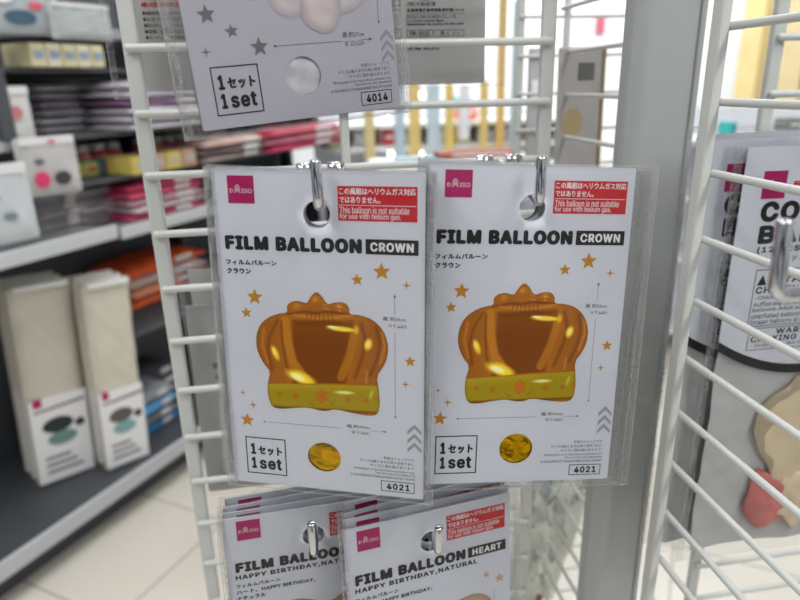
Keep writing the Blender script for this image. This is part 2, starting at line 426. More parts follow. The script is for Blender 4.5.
def rim_mesh(x0, z0, x1, z1):
    m = MB(); w = .0009
    m.sheet(x0, z1-w, x1, z1, 40, 1, lambda x, z: -.0018+.0003*math.sin(x*160), 0); m.sheet(x0, z0, x1, z0+w*1.3, 40, 1, lambda x, z: -.0016+.0003*math.sin(x*120), 0)
    m.sheet(x0, z0, x0+w*.8, z1, 1, 40, lambda x, z: -.0026, 0); m.sheet(x1-w*.8, z0, x1, z1, 1, 40, lambda x, z: -.0026, 0)
    return m.mesh('folded_edge', EDGE, True)
def sleeve_parts(root, box, seed, **kw):
    link('clear_sleeve', sleeve_mesh(*box, seed, **kw), root)
    for k in (0, 1): link('side_seam', seam_mesh(*box, side=k), root)
    link('folded_edge', rim_mesh(*box), root)

mm = lambda *a: [v/1000 for v in a]
def fine_print(m, x1, zt, mi=0):
    m.text('写真はイメージです。', *mm(39, zt-2.2, x1, zt), YP, mi, .0, 1)
    m.text('サイズは膨らませた時の目安であり、', *mm(23, zt-5.2, x1, zt-3), YP, mi, .0, 1)
    m.text('サイズに個人差があります。', *mm(30, zt-8.2, x1, zt-6), YP, mi, .0, 1)
    m.text('Photograph is for illustrative purposes only.', *mm(19, zt-11.2, x1, zt-9.2), YP, mi, .0, 1)
    m.text('The size may vary depending', *mm(33, zt-13.4, x1, zt-11.4), YP, mi, .0, 1)
    m.text('on the method of measurement and air volume.', *mm(16.5, zt-15.8, x1, zt-13.6), YP, mi, .0, 1)
def qty_box(root, x0, z0, x1, z1):
    m = MB(); m.frame(x0, z0, x1, z1, .0007, YP); w = x1-x0; h = z1-z0
    m.text('1', x0+w*.12, z0+h*.53, x0+w*.25, z0+h*.83, YP, 0, .06); m.text('セット', x0+w*.31, z0+h*.53, x1-w*.10, z0+h*.77, YP, 0, .05)
    m.text('1', x0+w*.12, z0+h*.14, x0+w*.25, z0+h*.45, YP, 0, .06); m.text('set', x0+w*.32, z0+h*.135, x1-w*.12, z0+h*.44, YP, 0, .06)
    return m.build('quantity_box', INK, root)
def code_box(root, code, x0, z0, x1, z1):
    m = MB(); m.frame(x0, z0, x1, z1, .00045, YP); w = x1-x0; h = z1-z0
    m.text(code, x0+w*.17, z0+h*.2, x1-w*.14, z0+h*.8, YP, 0, .05); return m.build('code_box', INK, root)
def window(root, cx, cz, rx, rz, foil):
    m = MB(); n = 40; V = [(cx, .0009, cz)]; Fc = []
    for j in range(1, 7):
        for k in range(n):
            a = 2*math.pi*k/n; q = j/6*1.06; x = cx+rx*q*math.cos(a); z = cz+rz*q*math.sin(a)
            V.append((x, .0016-.0006*(1-q*q)+.0004*math.sin(z*420+x*120)+.00025*math.sin(x*500), z))
    for k in range(n): Fc.append((0, 1+k, 1+(k+1) % n))
    for j in range(5):
        for k in range(n):
            a = 1+j*n+k; b = 1+j*n+(k+1) % n; Fc.append((a, a+n, b+n, b))
    m.add(V, Fc); return m.build('foil_window', foil, root, True)

def crown_pack(label, group, loc, rot, sleeve, seed):
    t = thing('balloon_pack', label, 'balloon pack', loc, rot, group)
    link('card', card_mesh(CARD, window=(-.001, -.1594, .0113, .0106)), t)
    link('brand_logo', logo_mesh(*mm(-55, 5.8, -38.2, 22.3)), t)
    link('warning_label', warn_mesh(*mm(13.2, -3.1, 60.2, 17)), t)
    m = MB(); m.text('FILM BALLOON', *mm(-59.2, -22.6, 27.2, -13.6), YP, 0, .098, 3); m.build('title_lettering', INK, t)
    m = MB(); m.rect(*mm(29.4, -22.6, 61, -13.6), YP, 0); m.text('CROWN', *mm(32.2, -20.9, 58.2, -15.4), YP-.0001, 1, .06); m.build('name_box', [INK, WHITEINK], t)
    m = MB(); m.text('フィルムバルーン', *mm(-59.6, -32, -26.6, -28.6), YP, 0, .05); m.text('クラウン', *mm(-59.4, -37.6, -43.6, -34), YP, 0, .05)
    m.build('subtitle_lettering', INK, t)
    link('crown_picture', crown_mesh, t)
    m = MB()
    for x, z, r, a in ((38.9, -32.9, 5.6, 92), (23.8, -38.5, 3.9, 95), (-42.2, -52.2, 5.4, 88), (-48.5, -62.7, 3.7, 95), (56.1, -88.5, 3.7, 93), (-53.1, -136.9, 5, 86)):
        m.star(*mm(x, z, r), YP, 0, a, .44)
    for x, z, r in ((53.8, -40.5, 3.1), (53.1, -103.6, 2.9), (-54.9, -117.5, 2.3), (-48.3, -125.7, 3.2)): m.star(*mm(x, z, r), YP, 0, 90, .2, 4)
    m.build('gold_stars', GOLDINK, t)
    m = MB(); w = .14
    m.rect(*mm(-41.2, -137.2, 12, -137), YP); m.disc(*mm(-41.2, -137.1, .6, .6), YP, 0, 10)
    m.rect(*mm(30, -137.2, 39, -137), YP); m.flat([tuple(mm(39, -136.4)), tuple(mm(41, -137.1)), tuple(mm(39, -137.8))], YP)
    m.text('幅 約24cm', *mm(15, -136.3, 30, -133.8), YP, 0, .01, 1); m.text('W 9.44in', *mm(18, -140.2, 29.6, -138), YP, 0, .0, 1)
    m.rect(*mm(46.6, -59, 46.8, -47.1), YP); m.rect(*mm(46.6, -126.3, 46.8, -70.3), YP); m.disc(*mm(46.7, -126.3, .6, .6), YP, 0, 10)
    m.flat([tuple(mm(45.9, -48.5)), tuple(mm(46.7, -46.3)), tuple(mm(47.5, -48.5))], YP)
    m.text('縦 約24cm', *mm(39.4, -63.2, 53.6, -60.4), YP, 0, .01, 1); m.text('H 9.44in', *mm(43, -67.4, 54, -65), YP, 0, .0, 1)
    m.build('size_marks', GREYINK, t)
    qty_box(t, *mm(-55.5, -176, -27.4, -149)); code_box(t, '4021', *mm(36.9, -179.7, 59.1, -172)); window(t, -.001, -.1594, .0113, .0106, FOIL)
    m = MB(); fine_print(m, 59.6, -154.5); m.build('fine_print', GREYINK, t)
    m = MB(); m.chevrons(*mm(58.9, -130.4, 9, 4.6), 3, .0062, YP, 0, .0021); m.build('chevron_mark', CHEV, t)
    sleeve_parts(t, sleeve, seed)
    return t

SLIM = ('fine_print', 'size_marks', 'code_box', 'chevron_mark', 'gold_stars', 'subtitle_lettering', 'quantity_box', 'crown_picture', 'foil_window', 'stars', 'balloon_picture')
def rot3(a, b, g): return Euler((R(b), R(g), R(a)), 'YXZ')
def stack(front, n, labels, dy, yaw, tiltz, dx=0, skip=SLIM, rise=0):
    """packs hanging behind the front one on the same hook"""
    out = []
    for i in range(1, n+1):
        c = copy_tree(front, None, skip); e = front.rotation_euler
        c.location = front.location+Vector((dx*i+.0006*math.sin(i*2.1), dy*i, rise*i+.0003*math.cos(i*3)))
        c.rotation_euler = Euler((e.x+R(.5*i), e.y+R(tiltz*i+.3*math.sin(i*2.6)), e.z+R(yaw*i)), 'YXZ')
        c['label'] = labels[i-1]; out.append(c)
    return out
ORD = ['directly behind the front pack', 'third from the front', 'fourth from the front', 'fifth from the front', 'last on the hook']
Lp = crown_pack('front gold crown film balloon pack on the left middle hook, right side turned nearer', 'crown balloon packs',
                (.0095, .3725, 1.2782), rot3(-19.92, -3.61, .58), mm(-69, -186, 71.5, 27), 1.)
stack(Lp, 4, ['crown film balloon pack on the left middle hook, '+s for s in ORD], .0054, 1.6, .7, .0004, rise=-.0007)
Rp = crown_pack('front gold crown film balloon pack on the right middle hook, beside the grey column', 'crown balloon packs',
                (.1415, .3696, 1.2755), rot3(-3.08, -6.81, 3.34), mm(-71, -187.5, 78.5, 27), 3.4)
stack(Rp, 4, ['crown film balloon pack on the right middle hook, '+s for s in ORD], .0054, -.6, .7, .0004, rise=-.0007)

# --- pack 4014 cut by the top of the frame
def top_pack():
    t = thing('balloon_pack', 'grey white balloon pack coded 4014 with grey stars, tilted, cut by the frame top', 'balloon pack', (-.0023, .4094, 1.514), rot3(18.75, .05, -4.07), 'pale balloon packs')
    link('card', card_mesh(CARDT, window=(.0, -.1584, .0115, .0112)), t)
    link('brand_logo', logo_mesh(*mm(-55, 5.8, -38.2, 22.3)), t); link('warning_label', warn_mesh(*mm(13.2, -3.1, 60.2, 17)), t)
    m = MB(); m.text('FILM BALLOON', *mm(-59.2, -22.6, 27.2, -13.6), YP, 0, .098, 3); m.build('title_lettering', INK, t)
    lobes = []
    def lob(pts, cx, cy, tone):
        P = smooth_poly(pts, 2)
        def ink(x, y, d):
            c = mixc(tone, (168, 160, 166), max(0, 1-d/6)*.75)
            c = mixc(c, (238, 226, 228), .6*ell(x, y, cx-4, cy+4, 9, 6, 30, .9)); c = mixc(c, (196, 168, 170), .35*ell(x, y, cx+5, cy-5, 7, 4, -30, .9))
            return c
        return P, ink
    for i, (pts, cx, cy, tone) in enumerate((
        ([(-24, -96), (-17, -114), (-11.5, -123.8), (-1.7, -126.5), (6, -124.5), (10, -112), (4, -96), (-12, -90)], -6, -112, (212, 202, 204)),
        ([(28, -125.7), (35.4, -124.6), (44, -120.8), (50, -112), (52, -98), (40, -90), (26, -100), (22, -115)], 38, -110, (210, 204, 210)),
        ([(3, -119), (4.4, -129.5), (12.3, -134.3), (18, -135.8), (24.6, -134), (29, -125.7), (30, -112), (22, -98), (8, -100)], 16, -118, (214, 202, 202)))):
        P, ink = lob(pts, cx, cy, tone)
        me = picture(P, ink, .7, lambda x, y: (x/1000, y/1000), -.00016-.00008*i, 'balloon_picture', 1.1); link('balloon_picture', me, t)
    m = MB()
    for x, z, r, a in ((-51.9, -121.6, 5.4, 92), (-39.3, -130.9, 4, 96), (-24.6, -140.3, 5.6, 90)): m.star(*mm(x, z, r), YP, 0, a, .44)
    m.star(*mm(-55.7, -140.9, 3.1), YP, 0, 90, .22, 4); m.star(*mm(-30, -104, 3.4), YP, 0, 90, .44); m.build('stars', SILVERINK, t)
    m = MB(); m.rect(*mm(-15.1, -140.7, 28, -140.4), YP); m.disc(*mm(-15.1, -140.5, .8, .8), YP, 0, 10); m.rect(*mm(41.5, -140.7, 47, -140.4), YP); m.flat([tuple(mm(46.5, -139.6)), tuple(mm(49, -140.5)), tuple(mm(46.5, -141.4))], YP)
    m.text('横 約27cm', *mm(28.5, -138.8, 43.5, -135.4), YP, 0, .01, 1); m.text('W 10.63in', *mm(29.5, -143.6, 43, -140.6), YP, 0, .0, 1)
    m.rect(*mm(54.3, -131, 54.6, -90), YP); m.disc(*mm(54.45, -131, .7, .7), YP, 0, 10); m.build('size_marks', GREYINK, t)
    qty_box(t, *mm(-55.5, -176, -27.4, -149)); code_box(t, '4014', *mm(36.9, -180, 59.1, -171.6)); window(t, 0, -.1584, .0115, .0112, PALEFOIL)
    m = MB(); fine_print(m, 60.2, -154.5); m.build('fine_print', GREYINK, t)
    m = MB(); m.chevrons(*mm(58.9, -135.4, 9, 4.6), 3, .0062, YP, 0, .0021); m.build('chevron_mark', CHEV, t)
    sleeve_parts(t, mm(-77, -187.5, 72, 31), 5.)
    return t
Tp = top_pack()
stack(Tp, 2, ['pale balloon pack hidden behind pack 4014, second on its hook', 'pale balloon pack hidden behind pack 4014, third on its hook'], .006, -.4, .3, 0)

# --- heart packs below
def heart_pack(label, loc, rot, sleeve, seed, pic):
    t = thing('balloon_pack', label, 'balloon pack', loc, rot, 'heart balloon packs')
    link('card', card_mesh(CARD), t)
    link('brand_logo', logo_mesh(*mm(-55.5, 5.6, -38.4, 22.3)), t); link('warning_label', warn_mesh(*mm(12.6, -2.8, 60.2, 18)), t)
    m = MB(); m.text('FILM BALLOON', *mm(-58.8, -22.6, 27.4, -13.6), YP, 0, .098, 3); m.text('HAPPY BIRTHDAY,NATURAL', *mm(-59.3, -29.7, 37, -24.9), YP, 0, .06, 4)
    m.build('title_lettering', INK, t)
    m = MB(); m.rect(*mm(29.4, -22.6, 61, -13.6), YP, 0); m.text('HEART', *mm(33, -20.9, 57.4, -15.4), YP-.0001, 1, .06); m.build('name_box', [INK, WHITEINK], t)
    m = MB(); m.text('フィルムバルーン', *mm(-59.6, -36.6, -26.6, -33), YP, 0, .05); m.text('ハート、HAPPY BIRTHDAY、', *mm(-59.6, -42.4, 0, -38.6), YP, 0, .05)
    m.text('ナチュラル', *mm(-59.6, -48, -38.5, -44.4), YP, 0, .05); m.build('subtitle_lettering', INK, t)
    m = MB(); m.star(*mm(55.8, -47.5, 4.6), YP, 0, 92, .44); m.star(*mm(44.5, -41.5, 3.4), YP, 0, 95, .44); m.star(*mm(-44, -62, 4.6), YP, 0, 95, .44); m.build('stars', BEIGEINK, t)
    m = MB(); m.rect(*mm(50.9, -120, 51.1, -55), YP); m.build('size_marks', GREYINK, t)
    hp = [(0, -130), (-25, -108), (-42, -84), (-42, -66), (-32, -56), (-16, -56), (0, -66), (16, -56), (32, -56), (42, -66), (42, -84), (25, -108)]
    hp = smooth_poly([(x+8, z) for x, z in hp], 2)
    def ink(x, y, d):
        c = mixc(pic, (150, 118, 92), max(0, 1-d/9)*.55); c = mixc(c, (244, 232, 214), .7*ell(x, y, -10, -72, 12, 5, 25, .8)); return mixc(c, (236, 222, 204), .5*ell(x, y, 30, -70, 10, 4, -20, .8))
    link('balloon_picture', picture(hp, ink, 1.5, lambda x, y: (x/1000, y/1000), -.00016, 'balloon_picture', 1.), t)
    sleeve_parts(t, sleeve, seed)
    return t
HRp = heart_pack('front heart film balloon pack low on the right hook, name box readable', (.0771, .3773, 1.0296), rot3(8.55, -3.81, .1), mm(-69, -188, 74.5, 28), 7., (206, 184, 160))
def hstack(front, side, rise_rot):
    for i, (dz, yw, rr) in enumerate(rise_rot, 1):
        c = copy_tree(front, None, ('size_marks', 'stars', 'balloon_picture', 'subtitle_lettering')); e = front.rotation_euler
        c.location = front.location+Vector((.0005*i, .0066*i, dz)); c.rotation_euler = Euler((e.x, e.y+R(rr), e.z+R(yw)), 'YXZ')
        c['label'] = 'heart film balloon pack on the lower %s hook, %s' % (side, ORD[i-1])
hstack(HRp, 'right', ((.003, .4, .6), (.007, .7, -2.2), (.010, 1., -1.2)))
HLp = heart_pack('front heart film balloon pack at the lower left, name partly covered', (-.0085, .4028, 1.0279), rot3(4.77, -.74, 1.52), mm(-69, -188, 72, 28), 9., (196, 160, 130))
hstack(HLp, 'left', ((.0015, -.5, -1.2), (.004, -.4, -3.), (.006, -.6, -2.2)))

# --- packs seen from behind, on the far side of the wire grid
def back_pack(label, x, y, z, sleeve, prints, seed, rot=(0, 0, 0), card=None):
    t = thing('balloon_pack', label, 'balloon pack', (x, y, z), rot3(*rot), 'packs seen from the back')
    link('card', card_mesh(CARDBACK), t)
    for nm, fn, mt in prints:
        m = MB(); fn(m); m.build(nm, mt, t)
    sleeve_parts(t, sleeve, seed); return t
def pr_r(m):
    s = 57
    T = lambda tx, x0, z0, x1, z1, b=.05: m.text(tx, *mm(x0+s, z0, x1+s, z1), YP, 0, b, 4)
    T('DAISO', -52, -113, -40, -108.6, .03); T('(株)大創産業', -63.5, -118.2, -37.7, -114.2, .012); T('広島県東広島市西条吉行東1-4-14', -63.7, -122.4, -12.1, -119.4)
    m.rect(*mm(-63.7+s, -123.9, -12.1+s, -123.6), YP)
    T('DAISO INDUSTRIES CO., LTD.', -63.8, -128.1, -18.5, -124.9, .005); T('1-4-14 Saijo-Yoshiyuki-Higashi,', -63.8, -130.8, -30, -128.7); T('Higashihiroshima City, Hiroshima 739-8501 JAPAN', -63.9, -133.6, -12.8, -131.4)
    for a, b in ((-64.8, -40.7), (-39.4, -11.9)): m.frame(*mm(a+s, -142.6, b+s, -137.2), .0004, YP)
    T('YM-2112', -62, -141.6, -44, -138.2); T('東 6', -34, -141.6, -26, -138.2, .01); T('|~', -22, -141.4, -16, -138.4)
    T('Lot No. 3012CC', -64.3, -153.8, -34.7, -150)
    for i, (zc, r) in enumerate(((-113, 4.6), (-140, 4.4))): m.frame(*mm(-77.5+s, zc-r, -69.5+s, zc+r), .0008, YP); T('プラ', -76.4, zc-2, -70.6, zc+2, .02)
    T('外袋', -79, -122, -70, -119.6, .01); T('ヘッダー', -80, -127, -69, -124.6, .01)
BRp = back_pack('back of a balloon pack with maker address print, right of pack 4014', .113, .6, 1.532, mm(-75, -186, 83, 31), [('printed_text', pr_r, INK)], 11.)
def pr_red(m):
    m.text('■使用上のご注意', *mm(-48, -112, -22, -108.6), YP, 0, .01); m.text('●誤って口に入れないでください', *mm(-54, -117, -20, -113), YP, 0, .05)
def pr_blk(m):
    for z, s, w in ((-119.8, '●風船の使用は、必ず大人の', 34), (-124.4, '●火に近づけないでください', 32), (-129.2, '●振りまわさないでください', 34), (-134, '●電線、樹木のそばで', 33), (-138.6, '●カーペットや電気製品の', 35), (-148.4, '●なくさないようにご注意', 36)):
        m.text(s, *mm(-54, z-3.2, w-55, z), YP, 0, .008)
BLp = back_pack('back of a balloon pack with red and black bullet notes, behind the left post', -.0625, .6, 1.532, mm(-86, -189, 74, 31), [('red_text', pr_red, RED), ('printed_text', pr_blk, INK)], 13.)
def pr_low(m):
    for k in range(5): m.text('ご使用上の注意をよくお読みください。保管に注意してください', *mm(-52, -150-k*5.2, 52-6*(k % 2), -146.5-k*5.2), YP, 0, .0, 1)
    m.text('25', *mm(-46, -42, -40, -36), YP, 0, .05); m.text('C', *mm(-45, -54, -41, -49), YP, 0, .05)
p = atY(188, 335, .598)
B1 = back_pack('back of a white pack behind the left crown packs, nearer of two', p.x+.066, .598, 1.128, mm(-78, -188, 72, 27), [('printed_text', pr_low, INK)], 15., (1.5, 0, .6))
p = atY(191, 307, .625)
B2 = back_pack('back of a white pack behind the left crown packs, farther and standing higher', p.x+.066, .628, 1.156, mm(-76, -188, 72, 29), [], 17., (-1.5, 0, -.6))

# --- hooks
def hook(label, base, tip, clipx, rise=.029, r=.0031, direction='y', shift=0):
    t = thing('display_hook', label, 'hook', base, None, 'chrome hooks')
    b = Vector((shift, 0, 0)); e = Vector(tip)-Vector(base)-b; u = e.normalized(); up = Vector((0, 0, 1)); q = .006
    pts = [b, b+e*.5, b+e-u*q]
    for k in range(1, 7):
        a = k/6*math.pi/2; pts.append(b+e-u*q+u*q*math.sin(a)+up*q*(1-math.cos(a)))
    top = pts[-1]+up*(rise-q)+u*.0015; pts.append(top-up*.001)
    rs = [r]*len(pts); pts.append(top); rs.append(r*.8)
    m = MB(); m.tube(pts, rs, 18); m.build('rod', CHROME, t, True)
    for s in (-1, 1):
        m = MB(); c = Vector((s*clipx, 0, 0)) if direction == 'y' else Vector((0, s*clipx, 0))
        ax = Vector((1, 0, 0)) if direction == 'y' else Vector((0, 1, 0)); m.tube([c-ax*.0075, c-ax*.007, c+ax*.007, c+ax*.0075], [.004, .0052, .0052, .004], 18); m.build('clip', CHROME, t, True)
    m = MB(); m.box((0, .006, -.012) if direction == 'y' else (.006, 0, -.012), (2*clipx+.012, .0018, .02) if direction == 'y' else (.0018, 2*clipx+.012, .02), bev=.0006); m.build('back_plate', CHROME, t)
    return t
YF = .5627
def rung_z(i): return 1.382-.05*i
lx = atY(320, 164, YF).x; rx = atY(499, 162, YF).x
hook('chrome display hook holding the left crown packs', (lx, YF, rung_z(2)), (.0105, .3555, 1.2855), .0135, rise=.0265, shift=.020)
hook('chrome display hook holding the right crown packs', (rx, YF, rung_z(2)), (.1400, .3545, 1.2815), .0135, rise=.027)
hook('chrome hook through the lower left heart packs', (0., YF, rung_z(7)), (-.0085, .374, 1.0338), .0135)
hook('chrome hook through the lower right heart packs', (.088, YF, rung_z(7)), (.0785, .3575, 1.0350), .0135, rise=.024)

hook('chrome hook above the frame holding pack 4014', (.0, YF, rung_z(-3)), (-.0015, .388, 1.5195), .0135)
hook('chrome hook pointing away that holds the pack with the maker address', (.113, YF, rung_z(-3)), (.113, .635, 1.5375), .0135)
hook('chrome hook pointing away that holds the pack with bullet notes', (-.0625, YF, rung_z(-3)), (-.0625, .635, 1.5375), .0135)
hook('chrome hook pointing away behind the left crown packs', (B1.location.x, YF, rung_z(5)), (B1.location.x, .62, 1.1335), .0135)
hook('longer chrome hook pointing away behind the left crown packs', (B2.location.x+.04, YF, rung_z(4)), (B2.location.x, .655, 1.1615), .0135)

# ------------------------------------------------------------------ wire grid panels
def panel(label, loc, length, along, posts, zt, zb, n0, n1, pr=(.0065, .004), rr=.0033, side=-1):
    """posts at distances along the panel; rungs welded to one face"""
    t = thing('wire_grid_panel', label, 'wire panel', loc, None, 'white wire grid panels')
    ax = Vector((1, 0, 0)) if along == 'x' else Vector((0, 1, 0)); nr = Vector((0, 1, 0)) if along == 'x' else Vector((1, 0, 0))
    for p in posts:
        m = MB(); w, th = (p[1], pr[1]*2) if isinstance(p, tuple) else (pr[0]*2, pr[1]*2); q = p[0] if isinstance(p, tuple) else p
        c = ax*q-nr*(side*(rr+th/2-.0006)); d = Vector((w, th, 0)) if along == 'x' else Vector((th, w, 0))
        m.box((c.x, c.y, (zt+zb)/2-loc[2]), (d.x, d.y, zt-zb), bev=.0022); m.build('post', WIRE, t)
    for i in range(n0, n1+1):
        z = rung_z(i)-loc[2]; m = MB(); a = ax*(-.004); b = ax*(length+.004)
        m.rod((a.x, a.y, z), (b.x, b.y, z), rr, 12); m.build('rung', WIRE, t, True)
    return t
panel('front white wire grid panel on which the crown and heart packs hang', (-.1224, YF, 0), .3461, 'x', [0, (.166, .008), .3481], 1.95, .0, -3, 20)
panel('white wire grid panel running toward the viewer at the right, crossing over the confetti packs', (.302, .1, 0), .330, 'y', [.332, .002], 1.95, .0, -3, 20, (.0062, .004), .0029, side=1)
nx = atY(788, 0, YF).x
panel('white wire grid panel behind the confetti packs at the right edge', (nx, YF, 0), .42, 'x', [0, .42], 1.95, .0, -3, 20)
panel('narrow wire grid panel seen edge on between front panel and column', (.335, .625, 0), .175, 'y', [0, (.175, .007)], 1.95, .0, -3, 20, (.004, .004), .0026)
panel('far small wire grid panel left of the column', (.319, .9, 0), .16, 'x', [0, .16], 1.95, .0, -3, 20, (.0055, .004), .0026)

# --- steel column
t = thing('rack_column', 'wide pale grey steel column of the display rack', 'column', (.2995, .509, 0))
m = MB(); m.box((0, 0, 1.05), (.064, .018, 2.1), bev=.004); m.build('upright', COLUMN, t, False)
m = MB(); m.box((.0245, -.0095, 1.05), (.0012, .0022, 2.06), bev=.0004); m.build('slotted_strip', mat('darker_grey_steel', (128, 130, 130), .45, bump=.05), t)
m = MB(); m.box((0, 0, .01), (.14, .14, .02), bev=.004); m.build('foot_plate', COLUMN, t)

# --- big blurred hook at the right
h = hook('thick blurred chrome hook close to the viewer at the right edge', (.302, .235, 1.2585), (.2015, .232, 1.2585), .013, .034, .0036, 'x')

# ------------------------------------------------------------------ confetti balloon packs
FROST = film('frosted_balloon_film', tint=.9, gain=1., rough=.3, haze=.45, bump=.5, bscale=14)
BEIGEB = mat('beige_rubber', (186, 171, 142), .5, bump=.5, bscale=20, var=.12, vscale=14)
PINKB = mat('coral_red_rubber', (170, 98, 92), .5, bump=.7, bscale=26, var=.22, vscale=22)
def blob(name, cx, cz, rx, rz, ry, y, mt, root, seed, a0=0.):
    m = MB(); V = []; Fc = []; n, k_ = 22, 12
    for j in range(k_+1):
        ph = math.pi*j/k_
        for i in range(n):
            a = 2*math.pi*i/n; w = 1+.12*math.sin(3*a+seed)+.08*math.sin(5*a-seed*2)+.03*math.sin(11*a+seed)
            x = rx*w*math.sin(ph)*math.cos(a); z = rz*w*math.sin(ph)*math.sin(a); yy = ry*math.cos(ph)+.0022*math.sin(x*260+seed)*math.sin(z*230)
            c, s = math.cos(R(a0)), math.sin(R(a0)); V.append((cx+x*c-z*s, y-yy, cz+x*s+z*c))
    for j in range(k_):
        for i in range(n):
            a = j*n+i; b = j*n+(i+1) % n; Fc.append((a, a+n, b+n, b))
    m.add(V, Fc); return m.build(name, mt, root, True)
def confetti(label, loc, rot, light=False):
    t = thing('confetti_balloon_pack', label, 'balloon pack', loc, rot3(*rot), 'confetti balloon packs')
    x0, x1 = mm(-65, 105)
    def arc(x): return -.133-.027*(1-((x-.02)/.085)**2)+.0
    # header card with a curved lower edge
    m = MB(); n = 24; top = .0365; bot = [(x0+(x1-x0)*i/n, arc(x0+(x1-x0)*i/n)) for i in range(n+1)]
    for i in range(n):
        a, b = bot[i], bot[i+1]; m.flat([(a[0], a[1]), (b[0], b[1]), (b[0], top), (a[0], top)], 0, 0)
        m.flat([(a[0], a[1]), (b[0], b[1]), (b[0], top), (a[0], top)][::-1], .0005, 0)
    m.build('header_card', CARD, t)
    m = MB()
    for i in range(n):
        a, b = bot[i], bot[i+1]; m.flat([(a[0], a[1]-.001), (b[0], b[1]-.001), (b[0], b[1]+.0075), (a[0], a[1]+.0075)], YP, 0)
    m.build('black_band', INK, t)
    link('brand_logo', logo_mesh(*mm(-47.5, -4.5, -26.6, 17.5)), t)
    m = MB(); m.rect(*mm(-20, 4, 90, 9), YP); m.text('この風船はヘリウムガス対応', *mm(-18, 4.6, 50, 8.4), YP-.0001, 1, .01); m.build('warning_label', [RED, WHITEINK], t)
    m = MB(); m.text('CONFETTI', *mm(-45.4, -23.4, 82, -6.6), YP, 0, .085, 3); m.text('BALLOON', *mm(-44, -41.6, 86, -26), YP, 0, .085, 3); m.build('title_lettering', INK, t)
    m = MB(); m.text('(12 PCS/POUCH)', *mm(-43, -49.6, 40, -43.6), YP, 0, .05); m.text('コンフェティバルーン', *mm(-42, -58, 36, -52.6), YP, 0, .014); m.build('subtitle_lettering', INK, t)
    m = MB(); m.frame(*mm(-40.5, -114, 84, -63.5), .0006, YP)
    m.flat([tuple(mm(-38, -77)), tuple(mm(-33.5, -68)), tuple(mm(-29, -77))], YP); m.text('WARNING', *mm(-20, -76, 52, -69), YP, 0, .06)
    m.text('CHOKING HAZARD-', *mm(-38, -84.4, 60, -78.4), YP, 0, .05)
    for k, s in enumerate(('-Children under 8 years can choke or', 'suffocate on uninflated or broken', 'balloons.Adult supervision required. Keep', 'uninflated balloons from children. Discard', 'broken balloons at once.')):
        m.text(s, *mm(-38, -90.6-k*5.4, (62, 56, 74, 72, 22)[k], -86.2-k*5.4), YP, 0, .004, 1)
    m.build('choking_hazard_note', INK, t)
    m = MB(); m.frame(*mm(-38, -136, 84, -115.5), .0006, YP); m.text('WARNING:', *mm(-12, -122, 40, -117), YP, 0, .06); m.text('CHOKING HAZARD-', *mm(-35, -128.6, 56, -123.2), YP, 0, .05)
    m.text('- Small parts. Not for children under 3 yrs', *mm(-35, -134, 70, -129.8), YP, 0, .0, 1); m.build('small_parts_note', INK, t)
    b = MB(); b.sheet(x0+.004, -.342, x1-.004, -.125, 30, 36, lambda x, z: .0035+wob(x, z, 5, .0012), 0); b.build('backing_sheet', mat('grey_white_backing', (200, 200, 200), .5, bump=.2), t, True)
    for k, (cx, cz, rx_, rz_, mt, a) in enumerate(((.036, -.232, .044, .074, BEIGEB, 10), (.078, -.235, .030, .085, BEIGEB, -8), (.009, -.293, .023, .034, PINKB, 25), (.040, -.290, .022, .034, BEIGEB, 0))):
        if light and k != 2: continue
        blob('rolled_balloon', cx, cz, rx_, rz_, .0045, .0005-.001*k, mt, t, k*1.7, a)
    sl = [x0-.012, -.350, x1+.012, .043]
    link('clear_sleeve', sleeve_mesh(*sl, 21., thick=.012, hole=0, amp=.0006), t); link('side_seam', seam_mesh(*sl, .007, 0), t); link('side_seam', seam_mesh(*sl, .007, 1), t); link('folded_edge', rim_mesh(*sl), t)
    return t
CF = confetti('nearest confetti balloon pack behind the right wire panel, its warning text readable', (.41, .45, 1.26), (0, -.5, .6))
CF['group'] = 'confetti balloon packs'
def cf_copy(label, off, e):
    c = copy_tree(CF, None, ('subtitle_lettering', 'rolled_balloon')); c.location = Vector(CF.location)+Vector(off); c.rotation_euler = Euler((R(e[1]), R(e[2]), R(e[0])), 'YXZ'); c['label'] = label
cf_copy('middle confetti balloon pack, peeking out left of the nearest one', (-.027, .011, .006), (3, -.5, .3))
cf_copy('rearmost confetti balloon pack, only its left edge and logo strip showing', (-.033, .021, .010), (3.4, -.3, 0))
hook('chrome hook carrying the confetti balloon packs', (.43, YF, rung_z(2)), (.428, .43, 1.276), .0135)

# --- pack behind the column, seen through the edge-on panel
def kraft():
    p = atY(580, 100, .78); t = thing('party_goods_pack', 'kraft edged goods pack with a small barcode, hanging left of the column', 'goods pack', (p.x, .78, 1.36), rot3(14, 0, -1))
    m = MB(); m.box((0, .004, -.055), (.062, .008, .165), bev=.002); m.build('card', mat('dull_grey_card', (188, 184, 180), .5, bump=.2), t)
    m = MB(); m.box((.034, .006, -.055), (.007, .012, .165), bev=.002); m.build('kraft_edge', mat('kraft_brown', (150, 125, 92), .6), t)
    m = MB()
    for k in range(14): m.rect(-.006+k*.0018, -.012, -.006+k*.0018+(.0006, .0012, .0009)[k % 3], .009, -.0003)
    m.build('barcode', INK, t)
    m = MB(); m.disc(-.012, -.062, .016, .018, -.0004); m.build('printed_biscuit', mat('tan_print', (190, 168, 128), .5), t)
    m = MB(); m.sheet(-.036, -.142, .040, .036, 16, 20, lambda x, z: -.002+wob(x, z, 3, .0006)); m.build('clear_sleeve', CLEAR, t, True)
    return t
kraft()
